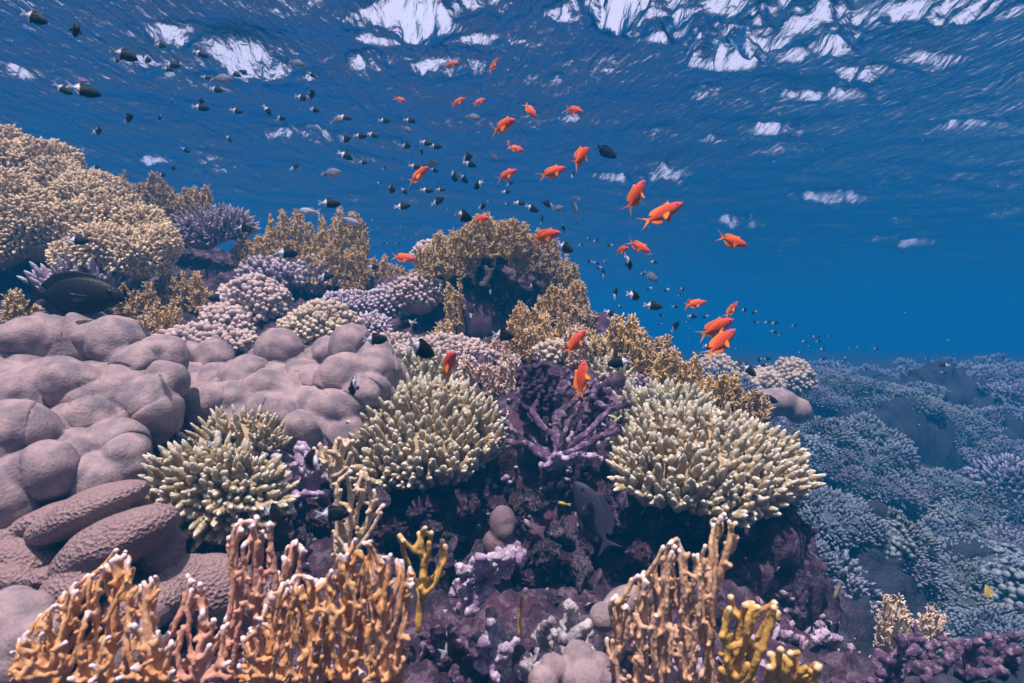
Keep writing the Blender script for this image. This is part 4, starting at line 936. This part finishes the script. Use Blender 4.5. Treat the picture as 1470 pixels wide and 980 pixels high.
def smoothprof(xs_, vs, x): 
    return np.interp(x, xs_, vs) if len(xs_) < 3 else np.array([_cr(xs_, vs, q) for q in x])
def _cr(xs_, vs, q):
    i = min(max(np.searchsorted(xs_, q) - 1, 0), len(xs_) - 2); h = xs_[i + 1] - xs_[i]; t = (q - xs_[i]) / h
    def sl(k):
        if k <= 0: return (vs[1] - vs[0]) / (xs_[1] - xs_[0])
        if k >= len(xs_) - 1: return (vs[-1] - vs[-2]) / (xs_[-1] - xs_[-2])
        return (vs[k + 1] - vs[k - 1]) / (xs_[k + 1] - xs_[k - 1])
    return (2*t**3 - 3*t**2 + 1) * vs[i] + (t**3 - 2*t**2 + t) * h * sl(i) + (-2*t**3 + 3*t**2) * vs[i + 1] + (t**3 - t**2) * h * sl(i + 1)

def bendV(V, k):
    """swing of the tail: x from +.5 (nose) to -.5 (tail)"""
    V = V.copy(); s = np.clip(.25 - V[:, 0], 0, 1); V[:, 1] += k * s ** 2; return V

def body_mesh(xs_, top, bot, wid, k, nx=22, ns=14):
    x = np.linspace(xs_[0], xs_[-1], nx); xa = xs_[0] + (xs_[-1] - xs_[0]) * (1 - np.cos(np.linspace(0, math.pi, nx))) / 2
    T = smoothprof(xs_, top, xa); Bo = smoothprof(xs_, bot, xa); W = smoothprof(xs_, wid, xa)
    th = np.linspace(0, 2 * math.pi, ns, endpoint=False); c = (T + Bo) / 2; h = np.maximum((T - Bo) / 2, .002); W = np.maximum(W, .002)
    V = np.stack([np.repeat(xa[:, None], ns, 1), W[:, None] * np.cos(th)[None] * (1 - .15 * np.abs(np.sin(th))[None]), c[:, None] + h[:, None] * np.sin(th)[None]], -1).reshape(-1, 3)
    i = np.arange(nx - 1)[:, None] * ns; j = np.arange(ns)[None]; j2 = (j + 1) % ns
    Q = np.stack([i + j, i + ns + j, i + ns + j2, i + j2], -1).reshape(-1, 4)
    a = len(V); V = np.vstack([V, V[:ns].mean(0), V[-ns:].mean(0)]); jj = np.arange(ns)
    Tt = np.vstack([np.stack([np.full(ns, a), jj, (jj + 1) % ns], -1), np.stack([np.full(ns, a + 1), (nx - 1) * ns + (jj + 1) % ns, (nx - 1) * ns + jj], -1)])
    return mesh_np('body', bendV(V, k), Q, None, Tt)

def fin_mesh(name, a, b_, k, th=.006, y=0.0, splay=0.0):
    """ribbed blade between two polylines a (root) and b_ (edge), each (x, z)"""
    a = np.array(a, float); b_ = np.array(b_, float); m = len(a); K = 4; buf = Buf()
    def side(sg):
        V = []
        for q in range(K + 1):
            t = q / K; p = a * (1 - t) + b_ * t; rib = (np.arange(m) % 2) * .004 * t
            V.append(np.stack([p[:, 0], y + sg * (th * (1 - .75 * t) * .5 + rib * .5) + splay * t, p[:, 1]], -1))
        return np.concatenate(V)
    A, B = side(1), side(-1); n0 = len(A)
    Q = []
    for q in range(K):
        for i in range(m - 1):
            v = q * m + i; Q.append((v, v + 1, v + m + 1, v + m)); Q.append((n0 + v, n0 + v + m, n0 + v + m + 1, n0 + v + 1))
    for i in range(m - 1):
        v = K * m + i; Q.append((v, v + 1, n0 + v + 1, n0 + v))
    for q in range(K):
        v = q * m; Q.append((v, v + m, n0 + v + m, n0 + v)); v = q * m + m - 1; Q.append((v, n0 + v, n0 + v + m, v + m))
    return mesh_np(name, bendV(np.vstack([A, B]), k), Q)

def dense(pts, n):
    pts = np.array(pts, float); d = np.r_[0, np.cumsum(np.linalg.norm(np.diff(pts, axis=0), axis=1))]; t = np.linspace(0, d[-1], n)
    return np.stack([np.interp(t, d, pts[:, 0]), np.interp(t, d, pts[:, 1])], -1)

KIND = {}
def kind(key, prof, tail, dorsal, anal, pect, eye, mats, eyem, bends=(-.22, 0, .22)):
    vs = []
    for k in bends:
        parts = [('body', body_mesh(*prof, k), mats[0]), ('tail_fin', fin_mesh('tail_fin', dense(tail[0], 13), dense(tail[1], 13), k, .02), mats[1]),
                 ('dorsal_fin', fin_mesh('dorsal_fin', dense(dorsal[0], 15), dense(dorsal[1], 15), k, .012), mats[2]),
                 ('anal_fin', fin_mesh('anal_fin', dense(anal[0], 9), dense(anal[1], 9), k, .012), mats[2])]
        ex, ez, er_, ew = eye
        for sg in (-1, 1):
            pf = fin_mesh('pectoral_fin', dense(pect[0], 7), dense(pect[1], 7), k, .006, sg * pect[2], sg * .06); parts.append(('pectoral_fin', pf, mats[3]))
            b = Buf(); sphere(b, (ex, sg * ew, ez), (er_, er_ * .45, er_), 12, 8); me = b.mesh('eye'); set_co(me, bendV(coords(me), k)); parts.append(('eye', me, eyem))
        for _, me, mt in parts: me.materials.append(FM[mt] if isinstance(mt, str) else mt)
        # one mesh version for fish too small to show their parts
        vs.append([(a, m_) for a, m_, _ in parts])
    KIND[key] = vs
deep = (np.array([-.30, -.22, -.08, .1, .26, .38, .46, .5]), np.array([.045, .07, .165, .215, .19, .125, .06, .0]), np.array([-.045, -.07, -.16, -.20, -.175, -.11, -.05, -.015]), np.array([.014, .03, .06, .085, .085, .065, .035, .004]))
TF = ([(-.285, .045), (-.30, 0), (-.285, -.045)], [(-.50, .13), (-.47, .07), (-.42, 0), (-.47, -.07), (-.50, -.13)])
DF = ([(.2, .19), (.0, .19), (-.22, .06)], [(.14, .24), (-.02, .255), (-.15, .19), (-.26, .085)])
AF = ([(-.02, -.175), (-.12, -.14), (-.22, -.06)], [(-.05, -.235), (-.15, -.19), (-.26, -.085)])
PF = ([(.18, .0), (.18, -.05)], [(.04, .02), (.03, -.04), (.08, -.09)], .08)
kind('damsel', deep, TF, DF, AF, PF, (.37, .035, .032, .06), ('damsel', 'damsel_rear', 'damsel', 'damsel'), EYE)
kind('grey', deep, TF, DF, AF, PF, (.37, .035, .032, .06), ('grey',) * 4, EYE)
slim = (np.array([-.30, -.2, -.05, .12, .28, .4, .47, .5]), np.array([.035, .05, .105, .135, .125, .08, .035, .0]), np.array([-.035, -.05, -.10, -.125, -.11, -.07, -.03, -.01]), np.array([.012, .025, .05, .062, .062, .045, .025, .004]))
kind('silver', slim, TF, ([(.2, .12), (.0, .12), (-.2, .05)], [(.14, .16), (-.02, .17), (-.15, .15), (-.25, .08)]), ([(-.02, -.11), (-.12, -.08), (-.22, -.04)], [(-.05, -.15), (-.16, -.15), (-.26, -.08)]), (PF[0], PF[1], .055), (.39, .02, .028, .045), ('silver', 'silver', 'grey', 'silver'), EYE)
anth = (np.array([-.28, -.18, -.04, .12, .28, .40, .47, .5]), np.array([.036, .055, .115, .145, .13, .085, .035, .0]), np.array([-.036, -.055, -.11, -.135, -.115, -.07, -.03, -.01]), np.array([.012, .028, .055, .07, .07, .05, .028, .004]))
kind('anthias', anth, ([(-.265, .034), (-.28, 0), (-.265, -.034)], [(-.52, .17), (-.42, .10), (-.36, .035), (-.33, 0), (-.36, -.035), (-.42, -.10), (-.52, -.17)]),
     ([(.24, .13), (.0, .125), (-.2, .05)], [(.22, .20), (.1, .18), (-.05, .19), (-.18, .17), (-.27, .09)]), ([(-.03, -.11), (-.12, -.08), (-.2, -.045)], [(-.06, -.20), (-.17, -.17), (-.25, -.08)]),
     ([(.18, -.04), (.16, -.10)], [(.04, -.08), (.02, -.15), (.06, -.22)], .055), (.385, .025, .028, .048), ('anthias', 'anthias_fin', 'anthias_fin', 'anthias_fin'), EYEV)
surg = (np.array([-.34, -.27, -.12, .08, .24, .38, .46, .5]), np.array([.03, .05, .155, .20, .185, .125, .06, .0]), np.array([-.03, -.05, -.15, -.19, -.17, -.10, -.05, -.03]), np.array([.012, .02, .04, .06, .062, .05, .03, .005]))
for kk, mt in (('dark', 'dark'), ('slate', 'slate'), ('yellow', 'yellow'), ('purple', 'purple')):
    kind(kk, surg if kk != 'purple' else slim, ([(-.33, .03), (-.34, 0), (-.33, -.03)], [(-.5, .2), (-.45, .1), (-.41, 0), (-.45, -.1), (-.5, -.2)]),
         ([(.26, .18), (.0, .19), (-.27, .05)], [(.22, .22), (0, .26), (-.2, .22), (-.33, .1)]), ([(.08, -.185), (-.1, -.155), (-.27, -.05)], [(.05, -.23), (-.15, -.24), (-.33, -.1)]), PF, (.37, .05, .022, .048), (mt,) * 4, EYE)

def fish(kd, px, py, Lpx, ang, label, name, cat, group=None, L=.07, away=None, simple=False, seed=0):
    q = rs(seed * 7 + int(px) * 13 + int(py)); away = q.choice([q.uniform(-35, 35), q.uniform(-60, 60)]) if away is None else away
    a = math.radians(ang); c = math.radians(away); d = L * F * (math.cos(c) * .9 + .1) / Lpx
    hd = Vector((math.cos(a) * math.cos(c), math.sin(c), math.sin(a) * math.cos(c)))
    zup = Vector((0, 0, 1)) if abs(hd.z) < .93 else Vector((-math.copysign(1, hd.x or 1), 0, .2))
    y = zup.cross(hd).normalized(); z = hd.cross(y).normalized()
    roll = q.uniform(-.15, .15); y2 = y * math.cos(roll) + z * math.sin(roll); z2 = hd.cross(y2)
    Mx = Matrix((hd, y2, z2)).transposed().to_4x4(); Mx = Matrix.Translation(Vector(P(px, py, d))) @ Mx @ Matrix.Scale(L, 4)
    parts = KIND[kd][q.randint(3)]
    if simple:
        o = link(bpy.data.objects.new(name, joined(kd, parts))); o.matrix_world = Mx
    else:
        o = link(bpy.data.objects.new(name, None)); o.empty_display_size = .1; o.matrix_world = Mx
        for nm, me in parts:
            p_ = bpy.data.objects.new(nm, me); COL.objects.link(p_); p_.parent = o
    return tag(o, label, cat, group)
JN = {}
def joined(kd, parts):
    key = parts[0][1].name
    if key not in JN:
        Vs = []; Fc = []; mi = []; mats = []; n0 = 0
        for nm, me in parts:
            mt = me.materials[0]
            if mt not in mats: mats.append(mt)
            Vs.append(coords(me)); Fc += [tuple(v + n0 for v in p_.vertices) for p_ in me.polygons]; mi += [mats.index(mt)] * len(me.polygons); n0 += len(me.vertices)
        me = bpy.data.meshes.new('small_fish'); me.from_pydata(np.vstack(Vs).tolist(), [], Fc)
        for mt in mats: me.materials.append(mt)
        me.polygons.foreach_set('material_index', mi); me.polygons.foreach_set('use_smooth', [True] * len(mi)); me.update(); JN[key] = me
    return JN[key]

# (px, py, length in px, heading angle: 0 points to +x, 90 up)
DAM = [(49,25,35,-20),(108,44,33,-20),(178,79,28,-10),(231,65,18,-15),(288,77,20,-20),(211,86,17,-15),(247,93,20,0),(241,99,15,-10),(256,91,14,180),(168,87,12,-20),(91,128,24,-30),(120,130,30,-5),(296,111,13,-10),
 (337,106,17,-20),(352,104,14,170),(310,128,20,-15),(447,107,12,-30),(246,145,11,-70),(289,145,14,-20),(288,154,18,0),(306,147,8,-70),(340,159,18,-15),(384,158,14,-60),(403,169,16,-15),(420,171,9,-80),(434,140,20,-15),(447,136,16,0),
 (451,157,17,-20),(183,170,24,10),(141,188,20,-5),(230,168,10,-80),(329,199,15,-40),(266,215,13,-30),(248,241,14,-10),(233,251,14,0),(423,240,14,30),(467,249,12,-10),(138,240,14,0),(473,292,28,0),(350,327,24,-5),
 (495,168,18,-10),(552,173,16,0),(588,173,16,-5),(535,193,17,-20),(517,195,18,0),(496,200,18,0),(496,223,18,-25),(521,233,13,-10),(583,209,16,-10),(612,205,18,-15),(625,210,17,0),(605,215,10,-80),(670,226,17,-5),(674,235,18,-10),
 (596,239,18,-5),(623,244,12,-10),(652,253,20,-60),(665,256,16,-40),(561,271,19,-25),(580,274,13,-50),(613,273,18,-5),(633,272,13,0),(628,289,20,20),(578,296,22,5),(687,265,15,200),(732,263,12,40),(727,275,12,10),(746,291,16,-5),(763,299,20,-20),
 (788,293,18,170),(778,316,12,80),(827,322,8,80),(822,250,12,70),(664,310,24,-10),(692,296,12,0),(551,241,8,60),(811,355,24,-35),(903,376,20,-60),(939,376,10,-10),(922,393,8,0),(866,393,16,82),(883,421,18,70),(910,424,20,-15),
 (937,439,24,-10),(876,449,18,-25),(969,469,16,60),(1016,497,18,0),(1075,531,20,-50),(1102,573,22,-15),(808,325,12,-60)]
TINY = [(932,414,8),(957,416,9),(979,415,9),(975,423,8),(847,375,9),(856,377,8),(868,376,6),(860,384,8),(876,352,8),(834,351,7),(856,345,7),(845,342,6),(969,440,9),(950,453,9),(994,454,9),(1013,454,8),(987,461,6),(1068,445,10),(1083,448,8),
 (1085,462,9),(1102,462,9),(1113,463,8),(1140,467,9),(1111,476,8),(1120,480,6),(1167,483,8),(1176,484,7),(1155,490,7),(1175,490,7),(1190,483,6),(1181,501,8),(1149,506,5),(1130,514,8),(1181,515,9),(1213,515,9),(1090,516,9),(1101,515,9),(1098,524,9),
 (1117,523,7),(1060,520,7),(925,481,8),(1300,529,6),(1299,541,7),(1331,515,6),(1356,524,9),(1354,535,8),(1244,529,7),(1153,594,9),(1258,500,6),(1232,498,5),(1058,500,6),(890,440,7),(1200,524,6),(545,262,7),(702,288,6),(728,292,7),(640,300,6),(553,349,7),(571,349,7),(583,342,6),(596,337,5),
 (1161,497,5),(1142,520,6),(1220,543,6),(905,455,6),(948,465,6)]
# near or over the reef: own labels
NEAR = [(318,634,44,10,'half black half white damselfish over the cream finger coral above the ribbed coral'),(508,553,34,235,'damselfish with dark front hovering against the lilac knobs'),(452,662,46,185,'damselfish facing the cream colony beside the beige holed crust'),
 (477,738,48,0,'damselfish above the stubby beige fire coral, head towards the recess'),(392,737,50,0,'dark fronted damselfish at the lower rim of the cream colony'),(320,800,30,60,'pale tailed damselfish hiding under the cream colony rim'),
 (538,487,36,0,'damselfish swimming over the low grey knobby coral'),(603,500,42,-30,'dark headed damselfish just above the low grey knobby coral'),(722,481,32,-5,'damselfish at the entrance of the dark cave'),(677,448,16,80,'thin pale damselfish seen end on inside the cave'),
 (703,415,16,110,'pale tailed damselfish in the upper part of the cave'),(765,408,16,60,'pale tailed damselfish beside the outer rib of the pinnacle'),(890,520,34,190,'damselfish on the shelf behind the greenish finger coral'),(906,741,18,110,'pale tailed damselfish in the recess under the broad cream table'),
 (850,850,36,160,'dark damselfish with white tail beside the smooth beige knob'),(650,934,44,45,'damselfish rising from the purple rubble at the bottom'),(828,510,22,0,'dark damselfish behind the single orange fish'),(468,396,24,0,'damselfish beside the lilac coral stump'),
 (411,363,26,0,'damselfish between the ochre ridge corals and the lilac bank'),(112,345,30,0,'damselfish in front of the feathery tan mound'),(312,428,24,180,'damselfish at the end of the golden bush'),(220,452,22,70,'damselfish inside the golden fire coral tuft'),
 (1120,704,34,-50,'damselfish under the lilac fringe at the outcrop tip'),(1138,762,18,20,'pale tailed damselfish over the dark blue hollow'),(1334,873,22,20,'damselfish above the bright yellow branching coral'),(1210,832,20,60,'pale tailed damselfish at the upper end of the whip coral'),
 (1178,903,34,60,'pale tailed damselfish at the lower end of the whip coral'),(795,470,26,60,'damselfish with white rear among the yellow fire corals'),(875,500,24,160,'damselfish behind the stout ochre head'),(945,495,22,190,'damselfish beside the small ochre fire coral'),
 (585,465,26,200,'damselfish above the grey knobby patch'),(824,975,44,225,'dark damselfish in front of the smooth beige lobes'),(758,438,22,60,'pale rumped damselfish on the yellow bush'),(536,383,16,0,'small damselfish over the low ochre corals'),(705,755,18,200,'dim damselfish beside the thumb shaped coral')]
def region(x, y):
    if y < 135 and x < 480: return 'near the bright oval gap in the water surface'
    if x < 480 and y < 262: return 'in open water above the feathery mound'
    if x < 480: return 'just above the ochre ridge'
    if x < 600 and y < 235: return 'in the dense school over the ridge gap'
    if x < 600: return 'low over the ridge gap'
    if x < 700 and y < 262: return 'in the school among the small orange fish'
    if x < 700: return 'just above the pinnacle crown'
    if x < 840 and y < 335: return 'beyond the pinnacle crown'
    if x < 960: return 'along the outer slope of the pinnacle'
    return 'off the tip of the outcrop'
from collections import defaultdict
rg = defaultdict(list)
for t_ in DAM: rg[region(t_[0], t_[1])].append(t_)
for rn, lst in rg.items():
    lst.sort(key=lambda t_: t_[1])
    for k, (x, y, s_, a_) in enumerate(lst):
        lab = 'half black damselfish %s%s' % (rn, '' if len(lst) == 1 else ', %s from the top' % ORD[k])
        fish('damsel', x, y, s_ * 1.12, a_, lab, 'damselfish', 'damselfish', 'half black half white damselfish', L=.07 if s_ > 13 else .06, simple=s_ < 14, seed=1)
for k, (x, y, s_) in enumerate(TINY):
    lab = 'tiny distant damselfish in the loose school over the far blue slope' if x > 1030 else ('tiny distant damselfish off the outer slope of the outcrop' if x > 800 else 'tiny distant damselfish seen above the ridge')
    q = rs(k + 5); fish('damsel', x, y, s_ * 1.15, q.choice([0, 0, 180]) + q.uniform(-30, 30), lab, 'damselfish', 'damselfish', 'tiny distant damselfish', L=.06, simple=True, seed=k)
for k, (x, y, s_, a_, lab) in enumerate(NEAR):
    fish('damsel', x, y, s_ * 1.05, a_, lab, 'damselfish', 'damselfish', 'damselfish close to the reef', L=.07 if s_ > 20 else .05, seed=3)
AN = [(648,92,22,5,'small orange fish high in the water, inner one of the top pair'),(709,94,22,55,'small orange fish turning upward, outer one of the top pair'),(574,143,18,-15,'small orange fish alone above the dense damselfish school'),(658,146,22,15,'orange fish below the inner one of the top pair'),
 (688,146,20,25,'stubby orange fish in front of a white surface glint'),(761,158,28,-55,'orange fish diving steeply with its tail up'),(824,158,26,-25,'orange fish beside a white glint heading down'),(722,181,34,5,'level orange fish in the middle of the upper group'),
 (730,206,12,100,'tiny orange fish touching a larger one, seen end on'),(741,213,24,-12,'orange fish below the level one'),(600,252,36,25,'orange fish swimming upward among the damselfish'),(727,251,32,20,'orange fish above the pinnacle crown'),
 (793,247,40,20,'orange fish with a damselfish just behind its head'),(832,226,46,50,'bigger orange fish rising steeply beside the blue fish'),(912,282,54,60,'long tailed orange fish rising steeply in open water'),(950,308,56,27,'large orange fish climbing in open water'),
 (784,338,38,5,'orange fish at the outer shoulder of the pinnacle'),(1050,346,46,-15,'orange fish alone far out, heading down'),(917,354,34,-30,'orange fish with raised tail off the pinnacle'),(892,359,16,10,'small orange fish beside the one with raised tail'),
 (998,436,30,10,'orange fish above the close pair'),(988,437,16,80,'small orange fish overlapping another, seen end on'),(1050,445,26,60,'orange fish right above the close pair'),(1026,471,56,25,'upper orange fish of the close pair'),(1033,493,58,42,'lower orange fish of the close pair'),
 (825,492,46,48,'orange fish in front of the yellow fire corals'),(835,546,56,80,'orange fish standing upright over the dark purple branches'),(579,370,34,-8,'orange fish beside the pinnacle shoulder'),(476,361,18,60,'small red fish in the ochre ridge coral'),
 (643,524,46,55,'orange fish in front of the tan fan behind the central table'),(689,315,26,0,'orange fish on top of the pinnacle crown')]
for (x, y, s_, a_, lab) in AN:
    fish('anthias', x, y, s_ * 1.08, a_, lab, 'anthias', 'orange fish', 'orange fish', L=.085, away=None if s_ > 13 else 50, seed=2)
G = [('grey',318,113,30,0,.09,'dim grey fish below the bright oval gap'),('grey',426,90,22,-20,.09,'grey fish against the bright oval gap, outer one'),('grey',409,99,16,-60,.08,'thin grey fish under the bright oval gap'),('grey',476,248,28,5,.09,'grey fish overlapping a small damselfish above the ridge'),
 ('silver',444,303,34,175,.10,'silver grey fish over the ridge coral, upper one'),('silver',500,316,34,-20,.10,'silver grey fish over the ridge coral, lower one'),('grey',618,235,22,10,.09,'grey fish right above a rising orange fish'),('grey',801,299,18,10,.09,'grey fish behind two damselfish beyond the pinnacle'),
 ('silver',825,295,24,-75,.08,'silver fish pointing down beyond the pinnacle'),('grey',709,225,16,-55,.08,'thin grey fish between two orange fish'),('grey',679,168,22,-5,.09,'faint grey fish between the upper orange fish'),('dark',870,218,34,-25,.10,'dark blue fish beside the bigger rising orange fish'),
 ('grey',584,185,16,-30,.09,'faint grey fish under two damselfish'),('grey',934,396,26,-35,.09,'grey fish off the pinnacle heading down'),('purple',118,116,18,0,.08,'blurred purple fish over two damselfish near the corner'),('grey',485,172,24,20,.09,'grey fish at the edge of the dense school'),
 ('dark',103,424,134,-2,.24,'big black fish gliding above the lilac lumps'),('slate',852,740,104,118,.165,'large slate grey fish nosing up in the dark recess'),('dark',1238,542,20,0,.25,'dark fish on the far horizon, smaller of two'),('dark',1264,545,32,5,.32,'dark fish on the far horizon, larger of two'),
 ('yellow',1153,572,20,0,.14,'yellow fish over the far shelf'),('yellow',1421,858,36,100,.12,'golden brown fish upright over the blue slope'),('yellow',1379,547,12,-30,.12,'small yellow fish above the far rise'),('yellow',182,484,24,5,.07,'olive fish behind the big lilac lumps')]
for (kd, x, y, s_, a_, L_, lab) in G:
    fish(kd, x, y, s_ * 1.03, a_, lab, {'dark': 'dark_fish', 'slate': 'dark_fish', 'yellow': 'yellow_fish', 'purple': 'purple_fish'}.get(kd, 'grey_fish'), 'fish', None, L=L_, away=10, seed=4)
fish('silver', 804, 722, 34, 170, 'slim black and yellow wrasse beside the large slate grey fish', 'wrasse', 'fish', None, L=.06, away=0)
w = [o for o in COL.objects if o.name == 'wrasse'][0]
w.scale = (w.scale[0], w.scale[1] * .7, w.scale[2] * .5)
for ch in w.children:
    ch.data = ch.data.copy()
    if ch.name.split('.')[0] != 'eye': ch.data.materials.clear(); ch.data.materials.append(FM['wrasse'])
